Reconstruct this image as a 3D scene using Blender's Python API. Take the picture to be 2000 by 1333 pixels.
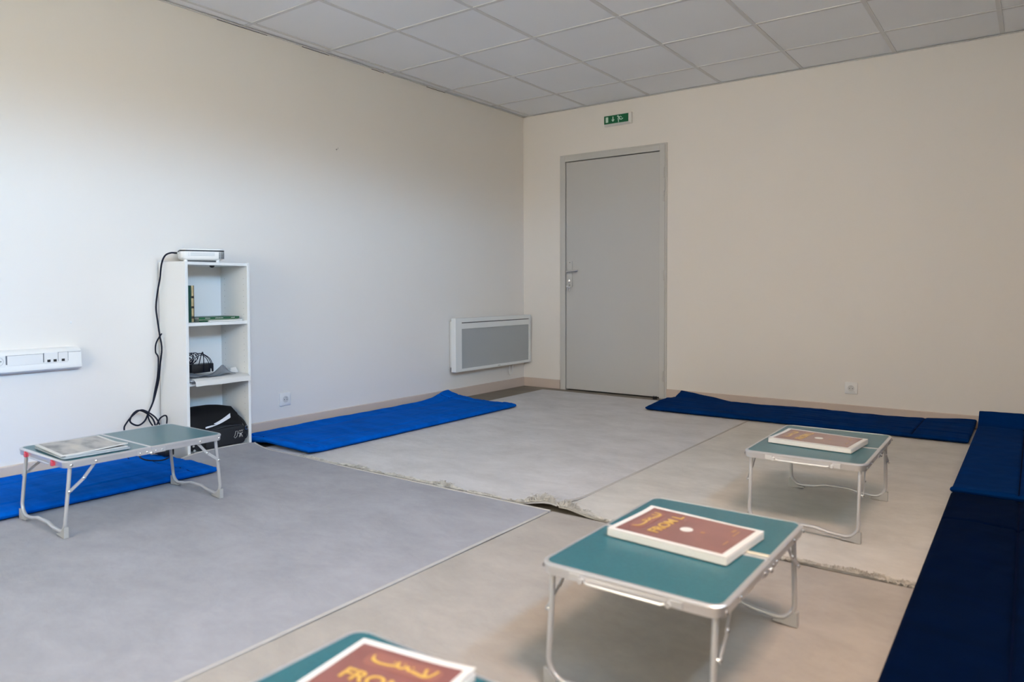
import bpy, bmesh, math, random
from mathutils import Vector, Matrix, noise
random.seed(7)
S = bpy.context.scene
C = S.collection
PI = math.pi
for o in list(bpy.data.objects):
    bpy.data.objects.remove(o)

# ------------------------------------------------------------------ camera
cam_d = bpy.data.cameras.new('camera')
cam_d.sensor_width = 36.0
cam_d.lens = 25.349
cam_d.shift_y = -61.388/2000
cam_d.clip_start = 0.05
cam_d.dof.use_dof = True
cam_d.dof.focus_distance = 4.6
cam_d.dof.aperture_fstop = 2.8
cam = bpy.data.objects.new('camera', cam_d); C.objects.link(cam)
YAW, PITCH, ROLL = 0.6292, -0.0302, -0.0026
fwd = Vector((-math.sin(YAW)*math.cos(PITCH), math.cos(YAW)*math.cos(PITCH), math.sin(PITCH)))
rt = Vector((math.cos(YAW), math.sin(YAW), 0)); up = rt.cross(fwd)
r2 = rt*math.cos(ROLL)+up*math.sin(ROLL); u2 = -rt*math.sin(ROLL)+up*math.cos(ROLL)
M = Matrix((( r2.x,u2.x,-fwd.x, 3.7993),(r2.y,u2.y,-fwd.y,-5.5006),(r2.z,u2.z,-fwd.z,0.9129),(0,0,0,1)))
cam.matrix_world = M
S.camera = cam

# ------------------------------------------------------------------ colour management
S.view_settings.view_transform = 'Standard'
S.view_settings.look = 'None'
S.view_settings.gamma = 1.0
S.view_settings.use_curve_mapping = False
S.view_settings.exposure = 0.0

# ------------------------------------------------------------------ sky outside the windows
W = bpy.data.worlds.new('overcast_sky'); S.world = W; W.use_nodes = True
nt = W.node_tree; nt.nodes.clear()
wo = nt.nodes.new('ShaderNodeOutputWorld'); bgn = nt.nodes.new('ShaderNodeBackground')
tc = nt.nodes.new('ShaderNodeTexCoord'); sp = nt.nodes.new('ShaderNodeSeparateXYZ')
SKY_R = (16.3, 29.0, 42.5)        # blue overcast sky seen through the side windows
GND_R = (0.8, 2.7, 2.6)
OUT_F = (11.2, 9.9, 7.4)        # warm sunlit facade seen through the rear window
def ramp(vals):
    r = nt.nodes.new('ShaderNodeValToRGB'); el = r.color_ramp.elements
    el[0].position, el[0].color = vals[0][0], tuple(vals[0][1])+(1,)
    el[1].position, el[1].color = vals[-1][0], tuple(vals[-1][1])+(1,)
    for p, c in vals[1:-1]:
        k = el.new(p); k.color = tuple(c)+(1,)
    return r
rp = ramp([(0.0, GND_R), (0.05, GND_R), (0.12, SKY_R), (1.0, SKY_R)])
rpf = ramp([(0.0, OUT_F), (1.0, OUT_F)])
sm = nt.nodes.new('ShaderNodeMath'); sm.operation = 'ADD'     # x + y > 0 : towards the side windows
gt = nt.nodes.new('ShaderNodeMath'); gt.operation = 'GREATER_THAN'; gt.inputs[1].default_value = -0.1
mx = nt.nodes.new('ShaderNodeMix'); mx.data_type = 'RGBA'
nt.links.new(tc.outputs['Generated'], sp.inputs[0]); nt.links.new(sp.outputs['Z'], rp.inputs[0]); nt.links.new(sp.outputs['Z'], rpf.inputs[0])
nt.links.new(sp.outputs['X'], sm.inputs[0]); nt.links.new(sp.outputs['Y'], sm.inputs[1]); nt.links.new(sm.outputs[0], gt.inputs[0])
nt.links.new(gt.outputs[0], mx.inputs['Factor']); nt.links.new(rpf.outputs[0], mx.inputs['A']); nt.links.new(rp.outputs[0], mx.inputs['B'])
nt.links.new(mx.outputs['Result'], bgn.inputs[0]); nt.links.new(bgn.outputs[0], wo.inputs[0])
bgn.inputs[1].default_value = 1.0

def portal(name, loc, sx, sy, rot):
    l = bpy.data.lights.new(name, 'AREA'); l.shape = 'RECTANGLE'; l.size = sx; l.size_y = sy
    l.cycles.is_portal = True
    o = bpy.data.objects.new(name, l); C.objects.link(o); o.location = loc; o.rotation_euler = rot
    return o
H = 2.4896
XR = 4.24          # right wall
YF = -7.6          # wall behind the camera
WIN = [(-6.4, -4.7, 1.75, 2.38), (-4.35, -3.15, 1.75, 2.38)]     # y0,y1,z0,z1 in the right wall
for i, (a, b, c, d) in enumerate(WIN):
    portal('window_daylight', (XR+0.28, (a+b)/2, (c+d)/2), d-c, b-a, (0, PI/2, 0))

FW = (0.9, 3.4, 0.9, 2.2)                                     # rear window behind the camera: x0,x1,z0,z1
portal('window_daylight', ((FW[0]+FW[1])/2, YF-0.22, (FW[2]+FW[3])/2), FW[1]-FW[0], FW[3]-FW[2], (PI/2, 0, PI))
PANELS = [(3.9, -4.397, 47, (1.0, 0.68, 0.49))]   # ceiling luminaires: x,y,watt,colour

# ------------------------------------------------------------------ helpers
def lin(c):
    return tuple(((v/255)/12.92 if v/255 <= 0.04045 else ((v/255+0.055)/1.055)**2.4) for v in c)+(1,)
MATS = {}
def mat(name, col, rough=0.6, metal=0.0, spec=0.5, bump=None, var=None, sheen=0, trans=0, extra=None, srgb=False):
    if name in MATS: return MATS[name]
    m = bpy.data.materials.new(name); m.use_nodes = True; n = m.node_tree
    b = n.nodes['Principled BSDF']
    c = lin(col) if srgb else tuple(col)+(1,)
    b.inputs['Base Color'].default_value = c
    b.inputs['Roughness'].default_value = rough
    b.inputs['Metallic'].default_value = metal
    b.inputs['Specular IOR Level'].default_value = spec
    if sheen:
        b.inputs['Sheen Weight'].default_value = sheen
        b.inputs['Sheen Roughness'].default_value = 0.35
        b.inputs['Sheen Tint'].default_value = (0.25, 0.5, 1.0, 1)
    if trans: b.inputs['Transmission Weight'].default_value = trans
    t = n.nodes.new('ShaderNodeTexCoord')
    if var:      # (scale, amount, detail, stretch) soft colour variation
        sc, am, de, st = var
        mp = n.nodes.new('ShaderNodeMapping'); mp.inputs['Scale'].default_value = st
        nz = n.nodes.new('ShaderNodeTexNoise'); nz.inputs['Scale'].default_value = sc; nz.inputs['Detail'].default_value = de
        rr = n.nodes.new('ShaderNodeValToRGB')
        rr.color_ramp.elements[0].position = 0.3; rr.color_ramp.elements[1].position = 0.7
        rr.color_ramp.elements[0].color = tuple(max(0, v*(1-am)) for v in c[:3])+(1,)
        rr.color_ramp.elements[1].color = tuple(min(1, v*(1+am)) for v in c[:3])+(1,)
        n.links.new(t.outputs['Object'], mp.inputs[0]); n.links.new(mp.outputs[0], nz.inputs[0])
        n.links.new(nz.outputs[0], rr.inputs[0]); n.links.new(rr.outputs[0], b.inputs['Base Color'])
    if bump:     # (scale, strength, distance, kind)
        sc, stg, dist, kind = bump
        tx = n.nodes.new('ShaderNodeTexVoronoi' if kind == 'voronoi' else 'ShaderNodeTexNoise')
        tx.inputs['Scale'].default_value = sc
        if kind != 'voronoi': tx.inputs['Detail'].default_value = 4
        bp = n.nodes.new('ShaderNodeBump'); bp.inputs['Strength'].default_value = stg; bp.inputs['Distance'].default_value = dist
        n.links.new(t.outputs['Object'], tx.inputs[0]); n.links.new(tx.outputs[0], bp.inputs['Height'])
        n.links.new(bp.outputs[0], b.inputs['Normal'])
    MATS[name] = m
    return m

def add_box(bm, x0, x1, y0, y1, z0, z1, bev=0, seg=2):
    r = bmesh.ops.create_cube(bm, size=1)
    vs = r['verts']
    for v in vs:
        v.co = Vector(((x0+x1)/2+v.co.x*(x1-x0), (y0+y1)/2+v.co.y*(y1-y0), (z0+z1)/2+v.co.z*(z1-z0)))
    if bev:
        es = list({e for v in vs for e in v.link_edges})
        bmesh.ops.bevel(bm, geom=es, offset=bev, segments=seg, affect='EDGES', profile=0.5)
def boxbm(*a, **k):
    bm = bmesh.new(); add_box(bm, *a, **k); return bm
def add_tube(bm, pts, r, n=10, closed=False, smooth=0):
    pts = [Vector(p) for p in pts]
    if smooth: pts = catmull(pts, smooth, closed)
    N = len(pts); rings = []
    rad = r if isinstance(r, (list, tuple)) else [r]*N
    prev = None
    for i, p in enumerate(pts):
        if closed: t = (pts[(i+1) % N]-pts[i-1])
        else: t = pts[min(i+1, N-1)]-pts[max(i-1, 0)]
        if t.length < 1e-9: t = Vector((0, 0, 1))
        t.normalize()
        if prev is None:
            a = Vector((0, 0, 1)) if abs(t.z) < 0.9 else Vector((1, 0, 0))
            nrm = t.cross(a).normalized()
        else:
            nrm = (prev-t*prev.dot(t))
            nrm = nrm.normalized() if nrm.length > 1e-6 else t.orthogonal().normalized()
        prev = nrm; bn = t.cross(nrm)
        rr = rad[min(i, len(rad)-1)]
        rings.append([bm.verts.new(p+nrm*rr*math.cos(2*PI*k/n)+bn*rr*math.sin(2*PI*k/n)) for k in range(n)])
    for i in range(N if closed else N-1):
        A, B = rings[i], rings[(i+1) % N]
        for k in range(n):
            bm.faces.new((A[k], A[(k+1) % n], B[(k+1) % n], B[k]))
    if not closed:
        bm.faces.new(list(reversed(rings[0]))); bm.faces.new(rings[-1])
def catmull(pts, s, closed=False):
    out = []; N = len(pts)
    for i in range(N if closed else N-1):
        g = lambda j: pts[j % N] if closed else pts[max(0, min(N-1, j))]
        p0, p1, p2, p3 = g(i-1), g(i), g(i+1), g(i+2)
        for k in range(s):
            t = k/s
            out.append(0.5*((2*p1)+(p2-p0)*t+(2*p0-5*p1+4*p2-p3)*t*t+(3*p1-p0-3*p2+p3)*t**3))
    if not closed: out.append(pts[-1])
    return out
def rrect(hx, hy, r, n=6):
    pts = []
    for cx, cy, a0 in ((hx-r, hy-r, 0), (-hx+r, hy-r, PI/2), (-hx+r, -hy+r, PI), (hx-r, -hy+r, 1.5*PI)):
        for k in range(n+1):
            a = a0+PI/2*k/n; pts.append((cx+r*math.cos(a), cy+r*math.sin(a)))
    return pts
def add_layers(bm, layers, cap=True, close_loop=False):
    """layers: list of point rings (3D), bridged in order"""
    rings = [[bm.verts.new(p) for p in L] for L in layers]
    n = len(rings[0]); m = len(rings)
    for i in range(m if close_loop else m-1):
        A, B = rings[i], rings[(i+1) % m]
        for k in range(n):
            bm.faces.new((A[k], A[(k+1) % n], B[(k+1) % n], B[k]))
    if cap and not close_loop:
        bm.faces.new(list(reversed(rings[0]))); bm.faces.new(rings[-1])
def add_prism(bm, poly, z0, z1, f=lambda x, y, z: (x, y, z)):
    add_layers(bm, [[Vector(f(x, y, z)) for x, y in poly] for z in (z0, z1)])
def add_cyl(bm, c, r, h, axis='z', n=16, r2=None):
    r2 = r if r2 is None else r2
    ax = {'x': 0, 'y': 1, 'z': 2}[axis]
    L = []
    for rr, hh in ((r, 0), (r2, h)):
        ring = []
        for k in range(n):
            a = 2*PI*k/n; q = [rr*math.cos(a), rr*math.sin(a)]
            p = [0, 0, 0]; idx = [i for i in range(3) if i != ax]
            p[idx[0]] = q[0]; p[idx[1]] = q[1]; p[ax] = hh
            ring.append(Vector(c)+Vector(p))
        L.append(ring)
    add_layers(bm, L)
def add_dome(bm, c, r, nrm, h=None, n=10):
    nrm = Vector(nrm).normalized(); a = nrm.orthogonal().normalized(); b = nrm.cross(a); h = h or r
    L = []
    for j in range(4):
        t = j/4*PI/2; rr = r*math.cos(t)
        L.append([Vector(c)+a*rr*math.cos(2*PI*k/n)+b*rr*math.sin(2*PI*k/n)+nrm*h*math.sin(t) for k in range(n)])
    add_layers(bm, L)
def obj(name, bm, m, parent=None, smooth=True, loc=None, rotz=0, **props):
    bmesh.ops.recalc_face_normals(bm, faces=bm.faces)
    me = bpy.data.meshes.new(name); bm.to_mesh(me); bm.free()
    for mm in (m if isinstance(m, (list, tuple)) else [m]): me.materials.append(mm)
    if smooth:
        for p in me.polygons: p.use_smooth = True
        try: me.set_sharp_from_angle(angle=math.radians(38))
        except Exception: pass
    o = bpy.data.objects.new(name, me); C.objects.link(o)
    if parent: o.parent = parent
    if loc is not None: o.location = loc
    if rotz: o.rotation_euler = (0, 0, rotz)
    for kk, v in props.items(): o[kk] = v
    return o
def thing(name, label, cat, loc=(0, 0, 0), rotz=0, group=None):
    o = bpy.data.objects.new(name, None); C.objects.link(o); o.empty_display_size = 0.1
    o.location = loc; o.rotation_euler = (0, 0, rotz); o['label'] = label; o['category'] = cat
    if group: o['group'] = group
    return o
def tag(o, label, cat, group=None, kind=None):
    o['label'] = label; o['category'] = cat
    if group: o['group'] = group
    if kind: o['kind'] = kind
    return o
def struct(name, bm, m, parent=None, smooth=False, label=None, **k):
    o = obj(name, bm, m, parent, smooth, **k)
    if parent is None: o['kind'] = 'structure'
    if label: o['label'] = label
    return o
def text_bm(txt, size, depth=0.0003):
    cu = bpy.data.curves.new('t', 'FONT'); cu.body = txt; cu.size = size; cu.extrude = depth; cu.offset = size*0.022
    cu.align_x = 'CENTER'; cu.align_y = 'CENTER'
    to = bpy.data.objects.new('t', cu); C.objects.link(to)
    dg = bpy.context.evaluated_depsgraph_get()
    me = bpy.data.meshes.new_from_object(to.evaluated_get(dg))
    bm = bmesh.new(); bm.from_mesh(me)
    bpy.data.objects.remove(to); bpy.data.curves.remove(cu); bpy.data.meshes.remove(me)
    return bm
def add_bm(dst, src, mtx=None):
    if mtx is not None: bmesh.ops.transform(src, matrix=mtx, verts=src.verts)
    me = bpy.data.meshes.new('tmp'); src.to_mesh(me); src.free(); dst.from_mesh(me); bpy.data.meshes.remove(me)

# left wall runs very slightly out of square
E0, WA = 0.0684, 0.0092
def lwx(y): return -E0+WA*y
RZL = -WA

# ------------------------------------------------------------------ materials
m_wall = mat('wall_paint', (0.80, 0.765, 0.73), 0.75, bump=(180, 0.08, 0.002, 'noise'))
m_ceil = mat('ceiling_tile', (0.87, 0.885, 0.91), 0.9, bump=(260, 0.15, 0.002, 'noise'), var=(1.2, 0.02, 2, (1, 1, 1)))
m_grid = mat('ceiling_grid', (0.69, 0.69, 0.69), 0.5)
m_dark = mat('dark_gap', (0.02, 0.02, 0.02), 0.9)
m_base = mat('baseboard_paint', (0.59, 0.49, 0.43), 0.6)
m_door = mat('door_paint', (0.53, 0.525, 0.52), 0.5)
m_frame = mat('door_frame_paint', (0.56, 0.555, 0.54), 0.45)
m_white = mat('white_plastic', (0.80, 0.80, 0.80), 0.4)
m_lam = mat('white_laminate', (0.78, 0.79, 0.79), 0.4)
m_heat = mat('white_enamel', (0.78, 0.79, 0.78), 0.35)
m_alu = mat('aluminium', (0.72, 0.72, 0.74), 0.35, metal=0.75, bump=(90, 0.05, 0.001, 'noise'))
m_tube = mat('painted_tube', (0.52, 0.52, 0.535), 0.35, metal=0.4)
m_chrome = mat('steel', (0.75, 0.75, 0.76), 0.22, metal=1.0)
m_foot = mat('grey_plastic_foot', (0.38, 0.38, 0.375), 0.5)
m_black = mat('black_plastic', (0.012, 0.013, 0.016), 0.45)
m_cord = mat('black_cord', (0.008, 0.010, 0.022), 0.6, spec=0.2)
m_blackf = mat('black_nylon', (0.010, 0.011, 0.015), 0.7, bump=(400, 0.3, 0.001, 'noise'))
m_red = mat('red_plastic', (0.55, 0.06, 0.10), 0.4)
m_green = mat('sign_green', (0.0, 0.125, 0.045), 0.4)
m_signw = mat('sign_pictogram', (0.62, 0.80, 0.70), 0.5)
m_paper = mat('white_paper', (0.68, 0.675, 0.66), 0.6)
m_maroon = mat('maroon_print', (0.24, 0.085, 0.075), 0.3, var=(14, 0.12, 2, (1, 1, 1)))
m_maroon2 = mat('maroon_panel_print', (0.30, 0.11, 0.085), 0.3)
m_gold = mat('gold_print', (0.66, 0.40, 0.08), 0.35)
m_gold2 = mat('faded_gold_print', (0.42, 0.20, 0.07), 0.35)
m_plast = mat('clear_sleeve', (0.72, 0.80, 0.86), 0.15, trans=0.5)
m_seal = mat('white_seal_print', (0.8, 0.8, 0.78), 0.4)

for m__ in (m_maroon, m_maroon2, m_gold, m_gold2, m_seal):
    m__.node_tree.nodes['Principled BSDF'].inputs['Coat Weight'].default_value = 1.0
    m__.node_tree.nodes['Principled BSDF'].inputs['Coat Roughness'].default_value = 0.22
def m_teal():
    m = mat('teal_hammered_sheet', (0.035, 0.19, 0.225), 0.28, spec=0.7)
    n = m.node_tree; b = n.nodes['Principled BSDF']
    t = n.nodes.new('ShaderNodeTexCoord'); mp = n.nodes.new('ShaderNodeMapping')
    mp.inputs['Rotation'].default_value = (0, 0, PI/4)
    v = n.nodes.new('ShaderNodeTexVoronoi'); v.inputs['Scale'].default_value = 160; v.inputs['Randomness'].default_value = 0.25
    bp = n.nodes.new('ShaderNodeBump'); bp.inputs['Strength'].default_value = 0.45; bp.inputs['Distance'].default_value = 0.0014
    n.links.new(t.outputs['Object'], mp.inputs[0]); n.links.new(mp.outputs[0], v.inputs[0])
    n.links.new(v.outputs[0], bp.inputs['Height']); n.links.new(bp.outputs[0], b.inputs['Normal'])
    rr = n.nodes.new('ShaderNodeValToRGB')
    rr.color_ramp.elements[0].color = (0.027, 0.168, 0.208, 1); rr.color_ramp.elements[1].color = (0.014, 0.105, 0.138, 1)
    rr.color_ramp.elements[0].position = 0.2; rr.color_ramp.elements[1].position = 0.75
    n.links.new(v.outputs[0], rr.inputs[0]); n.links.new(rr.outputs[0], b.inputs['Base Color'])
    return m
m_teal = m_teal()

def carpet_mat(name, col):
    m = mat(name, col, 0.95, spec=0.1)
    n = m.node_tree; b = n.nodes['Principled BSDF']
    t = n.nodes.new('ShaderNodeTexCoord'); mp = n.nodes.new('ShaderNodeMapping'); mp.inputs['Scale'].default_value = (1, 1.5, 1)
    mp.inputs['Rotation'].default_value = (0, 0, 0.5)
    a = n.nodes.new('ShaderNodeTexNoise'); a.inputs['Scale'].default_value = 3.2; a.inputs['Detail'].default_value = 10; a.inputs['Roughness'].default_value = 0.74; a.inputs['Distortion'].default_value = 0.25
    r = n.nodes.new('ShaderNodeValToRGB')
    r.color_ramp.elements[0].position = 0.34; r.color_ramp.elements[1].position = 0.66
    r.color_ramp.elements[0].color = tuple(v*0.90 for v in col)+(1,)
    r.color_ramp.elements[1].color = tuple(v*1.10 for v in col)+(1,)
    n.links.new(t.outputs['Object'], mp.inputs[0]); n.links.new(mp.outputs[0], a.inputs[0])
    n.links.new(a.outputs[0], r.inputs[0]); n.links.new(r.outputs[0], b.inputs['Base Color'])
    f = n.nodes.new('ShaderNodeTexNoise'); f.inputs['Scale'].default_value = 420; f.inputs['Detail'].default_value = 2
    g = n.nodes.new('ShaderNodeTexNoise'); g.inputs['Scale'].default_value = 14; g.inputs['Detail'].default_value = 5
    n.links.new(t.outputs['Object'], f.inputs[0]); n.links.new(mp.outputs[0], g.inputs[0])
    ad = n.nodes.new('ShaderNodeMath'); ad.operation = 'ADD'
    ml = n.nodes.new('ShaderNodeMath'); ml.operation = 'MULTIPLY'; ml.inputs[1].default_value = 2.5
    n.links.new(g.outputs[0], ml.inputs[0]); n.links.new(f.outputs[0], ad.inputs[0]); n.links.new(ml.outputs[0], ad.inputs[1])
    bp = n.nodes.new('ShaderNodeBump'); bp.inputs['Strength'].default_value = 0.35; bp.inputs['Distance'].default_value = 0.004
    n.links.new(ad.outputs[0], bp.inputs['Height']); n.links.new(bp.outputs[0], b.inputs['Normal'])
    return m
def velvet_mat(name, col):
    m = mat(name, col, 0.9, spec=0.02, sheen=0.02)
    n = m.node_tree; b = n.nodes['Principled BSDF']
    t = n.nodes.new('ShaderNodeTexCoord'); mp = n.nodes.new('ShaderNodeMapping'); mp.inputs['Scale'].default_value = (1.5, 6, 3)
    a = n.nodes.new('ShaderNodeTexNoise'); a.inputs['Scale'].default_value = 2.2; a.inputs['Detail'].default_value = 7; a.inputs['Roughness'].default_value = 0.6
    r = n.nodes.new('ShaderNodeValToRGB')
    r.color_ramp.elements[0].position = 0.3; r.color_ramp.elements[1].position = 0.72
    r.color_ramp.elements[0].color = tuple(v*0.8 for v in col)+(1,)
    r.color_ramp.elements[1].color = tuple(v*1.22 for v in col)+(1,)
    n.links.new(t.outputs['Object'], mp.inputs[0]); n.links.new(mp.outputs[0], a.inputs[0])
    n.links.new(a.outputs[0], r.inputs[0]); n.links.new(r.outputs[0], b.inputs['Base Color'])
    f = n.nodes.new('ShaderNodeTexNoise'); f.inputs['Scale'].default_value = 300
    n.links.new(t.outputs['Object'], f.inputs[0])
    bp = n.nodes.new('ShaderNodeBump'); bp.inputs['Strength'].default_value = 0.2; bp.inputs['Distance'].default_value = 0.002
    n.links.new(f.outputs[0], bp.inputs['Height']); n.links.new(bp.outputs[0], b.inputs['Normal'])
    return m
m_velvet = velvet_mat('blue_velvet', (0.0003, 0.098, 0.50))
m_velvet_shaded = velvet_mat('blue_velvet_shaded', (0.0002, 0.024, 0.125))  # same blue cloth, the weaker light away from the left wall put into colour
m_velvet_deep_shade = velvet_mat('blue_velvet_deep_shade', (0.0001, 0.0045, 0.026))  # same cloth once more, dim light and nap painted in as near black

m_thread = mat('navy_thread', (0.0003, 0.004, 0.028), 0.9, spec=0.05)
def floor_mat():
    m = mat('vinyl_planks', (0.20, 0.17, 0.13), 0.45)
    n = m.node_tree; b = n.nodes['Principled BSDF']
    t = n.nodes.new('ShaderNodeTexCoord'); mp = n.nodes.new('ShaderNodeMapping')
    br = n.nodes.new('ShaderNodeTexBrick'); br.inputs['Scale'].default_value = 1.0
    br.inputs['Color1'].default_value = (0.21, 0.175, 0.135, 1); br.inputs['Color2'].default_value = (0.15, 0.128, 0.10, 1)
    br.inputs['Mortar'].default_value = (0.07, 0.06, 0.05, 1); br.inputs['Mortar Size'].default_value = 0.002
    br.inputs['Brick Width'].default_value = 1.2; br.inputs['Row Height'].default_value = 0.15
    n.links.new(t.outputs['Object'], mp.inputs[0]); n.links.new(mp.outputs[0], br.inputs[0]); n.links.new(br.outputs[0], b.inputs['Base Color'])
    return m
m_floor = floor_mat()

# ------------------------------------------------------------------ room shell
struct('floor', boxbm(-0.4, XR+0.3, YF-0.2, 0.2, -0.1, 0), m_floor)
bm = bmesh.new()
add_prism(bm, [(lwx(0.2), 0.2), (lwx(0.2)-0.2, 0.2), (lwx(YF-0.2)-0.2, YF-0.2), (lwx(YF-0.2), YF-0.2)], 0, H+0.15)
struct('wall_left', bm, m_wall)
struct('wall_back', boxbm(-E0, 0.36, 0, 0.2, 0, H+0.15), m_wall)
W2 = bpy.data.objects['wall_back']
bm = bmesh.new(); bm.from_mesh(W2.data)
add_box(bm, 1.34, XR, 0, 0.2, 0, H+0.15); add_box(bm, 0.36, 1.34, 0, 0.2, 2.075, H+0.15)
bm.to_mesh(W2.data); bm.free()
bm = bmesh.new(); xw0 = lwx(YF)-0.1
add_box(bm, xw0, FW[0], YF-0.2, YF, 0, H+0.15); add_box(bm, FW[1], XR, YF-0.2, YF, 0, H+0.15)
add_box(bm, FW[0], FW[1], YF-0.2, YF, 0, FW[2]); add_box(bm, FW[0], FW[1], YF-0.2, YF, FW[3], H+0.15)
struct('wall_front', bm, m_wall)
bm = bmesh.new()
ys = [0.2]+[v for w in reversed(WIN) for v in (w[1], w[0])]+[YF-0.2]
for i in range(0, len(ys), 2): add_box(bm, XR, XR+0.25, ys[i+1], ys[i], 0, H+0.15)
for a, b_, c_, d_ in WIN:
    add_box(bm, XR, XR+0.25, a, b_, 0, c_); add_box(bm, XR, XR+0.25, a, b_, d_, H+0.15)
struct('wall_right', bm, m_wall)
def m_glass():
    m = bpy.data.materials.new('window_glass'); m.use_nodes = True; n = m.node_tree; n.nodes.clear()
    o = n.nodes.new('ShaderNodeOutputMaterial'); a = n.nodes.new('ShaderNodeBsdfTransparent'); g = n.nodes.new('ShaderNodeBsdfGlossy')
    g.inputs['Roughness'].default_value = 0.02; x = n.nodes.new('ShaderNodeMixShader'); x.inputs[0].default_value = 0.06
    n.links.new(a.outputs[0], x.inputs[1]); n.links.new(g.outputs[0], x.inputs[2]); n.links.new(x.outputs[0], o.inputs[0])
    return m
m_glass = m_glass()
for i, (a, b_, c_, d_) in enumerate(WIN):
    bm = bmesh.new(); xf0, xf1 = XR+0.10, XR+0.16; w = 0.06
    add_box(bm, xf0, xf1, a, a+w, c_, d_); add_box(bm, xf0, xf1, b_-w, b_, c_, d_)
    add_box(bm, xf0, xf1, a, b_, c_, c_+w); add_box(bm, xf0, xf1, a, b_, d_-w, d_)
    add_box(bm, xf0, xf1, (a+b_)/2-w/2, (a+b_)/2+w/2, c_, d_)
    f = struct('window_%d' % (i+1), bm, m_white)
    obj('glass_pane', boxbm(XR+0.125, XR+0.131, a+w, b_-w, c_+w, d_-w), m_glass, f, smooth=False)
    obj('window_sill', boxbm(XR-0.03, XR+0.1, a-0.03, b_+0.03, c_-0.03, c_), m_white, f, smooth=False)

bm = bmesh.new(); a, b_, c_, d_ = FW; w = 0.06
for q in ((a, a+w, c_, d_), (b_-w, b_, c_, d_), (a+w, b_-w, c_, c_+w), (a+w, b_-w, d_-w, d_), ((a+b_)/2-w/2, (a+b_)/2+w/2, c_+w, d_-w)):
    add_box(bm, q[0], q[1], YF-0.14, YF-0.08, q[2], q[3])
f = struct('window_3', bm, m_white)
obj('glass_pane', boxbm(a+w, b_-w, YF-0.112, YF-0.108, c_+w, d_-w), m_glass, f, smooth=False)
obj('window_sill', boxbm(a-0.03, b_+0.03, YF-0.08, YF+0.03, c_-0.03, c_), m_white, f, smooth=False)

# ceiling: slab behind, tiles and T-bar grid
cl = struct('ceiling', boxbm(lwx(YF)-0.05, XR+0.05, YF-0.05, 0.05, H+0.03, H+0.12), m_dark)
GY0 = -0.4973
xs = [-0.6+0.6*i for i in range(0, 10)]; yl = [GY0+0.6]+[GY0-0.6*i for i in range(0, 13)]
bm = bmesh.new()
for i in range(len(xs)-1):
    for j in range(len(yl)-1):
        x0, x1, y1, y0 = xs[i], xs[i+1], min(yl[j], -0.003), yl[j+1]
        if y0 < YF: y0 = YF
        x1 = min(x1, XR)
        if x1 <= x0 or y1 <= y0: continue
        sag = random.uniform(0, 0.0015)
        if x1 <= 0.01:
            # narrow cut strip beside the left wall, clipped to the wall line
            vs = [(lwx(y1)+0.004, y1), (x1, y1), (x1, y0), (lwx(y0)+0.004, y0)]
            L = [[Vector((x, y, z)) for x, y in vs] for z in (H+0.004, H+0.02)]
            add_layers(bm, L)
        else:
            add_box(bm, x0+0.006, x1-0.006, y0+0.006, y1-0.006, H+0.0035-sag*0, H+0.02)
obj('ceiling_tiles', bm, m_ceil, cl, smooth=False)
bm = bmesh.new()
for x in xs[1:]:
    if x < XR: add_box(bm, x-0.012, x+0.012, YF, 0, H, H+0.0035)
for y in yl[1:]:
    if y > YF: add_box(bm, lwx(y), XR, y-0.012, y+0.012, H-0.0004, H+0.0035)
obj('ceiling_grid', bm, m_grid, cl, smooth=False)
bm = bmesh.new()
add_layers(bm, [[Vector((lwx(y)+a, y, z)) for a, z in ((0.001, H-0.004), (0.02, H-0.004), (0.02, H-0.001), (0.001, H-0.001))] for y in (0, YF)])
struct('trim_1', bm, m_grid)
struct('trim_2', boxbm(-E0, XR, -0.02, -0.001, H-0.004, H-0.001), m_grid)
bm = bmesh.new()
for y0, ln in ((-3.05, 0.34), (-2.45, 0.22), (-1.85, 0.12), (-1.28, 0.22), (-3.72, 0.12)):
    add_box(bm, lwx(y0)+0.0005, lwx(y0)+0.003, y0-0.02, y0+ln-0.02, H-0.0065, H-0.0035)
obj('edge_gap', bm, m_dark, bpy.data.objects['trim_1'], smooth=False)

# flush luminaires in the ceiling grid (behind and above the camera)
m_lamp = bpy.data.materials.new('lamp_diffuser'); m_lamp.use_nodes = True
m_lamp.node_tree.nodes['Principled BSDF'].inputs['Emission Color'].default_value = (1, 0.85, 0.68, 1)
m_lamp.node_tree.nodes['Principled BSDF'].inputs['Emission Strength'].default_value = 0.5
for x, y, wt, colr in PANELS:
    t = thing('ceiling_light', 'square flush luminaire in the ceiling above the near right blue mat', 'ceiling light', (x, y, H-0.006))
    bm = bmesh.new()
    for q in ((-0.298, -0.27, -0.298, 0.298), (0.27, 0.298, -0.298, 0.298), (-0.27, 0.27, -0.298, -0.27), (-0.27, 0.27, 0.27, 0.298)): add_box(bm, q[0], q[1], q[2], q[3], -0.008, 0.004)
    obj('frame', bm, m_white, t, smooth=False); obj('diffuser', boxbm(-0.27, 0.27, -0.27, 0.27, -0.002, 0.004), m_lamp, t, smooth=False)
    ld = bpy.data.lights.new('luminaire_light', 'AREA'); ld.shape = 'SQUARE'; ld.size = 0.52; ld.energy = wt; ld.color = colr
    lo = bpy.data.objects.new('luminaire_light', ld); C.objects.link(lo); lo.location = (x, y, H-0.018)

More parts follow.
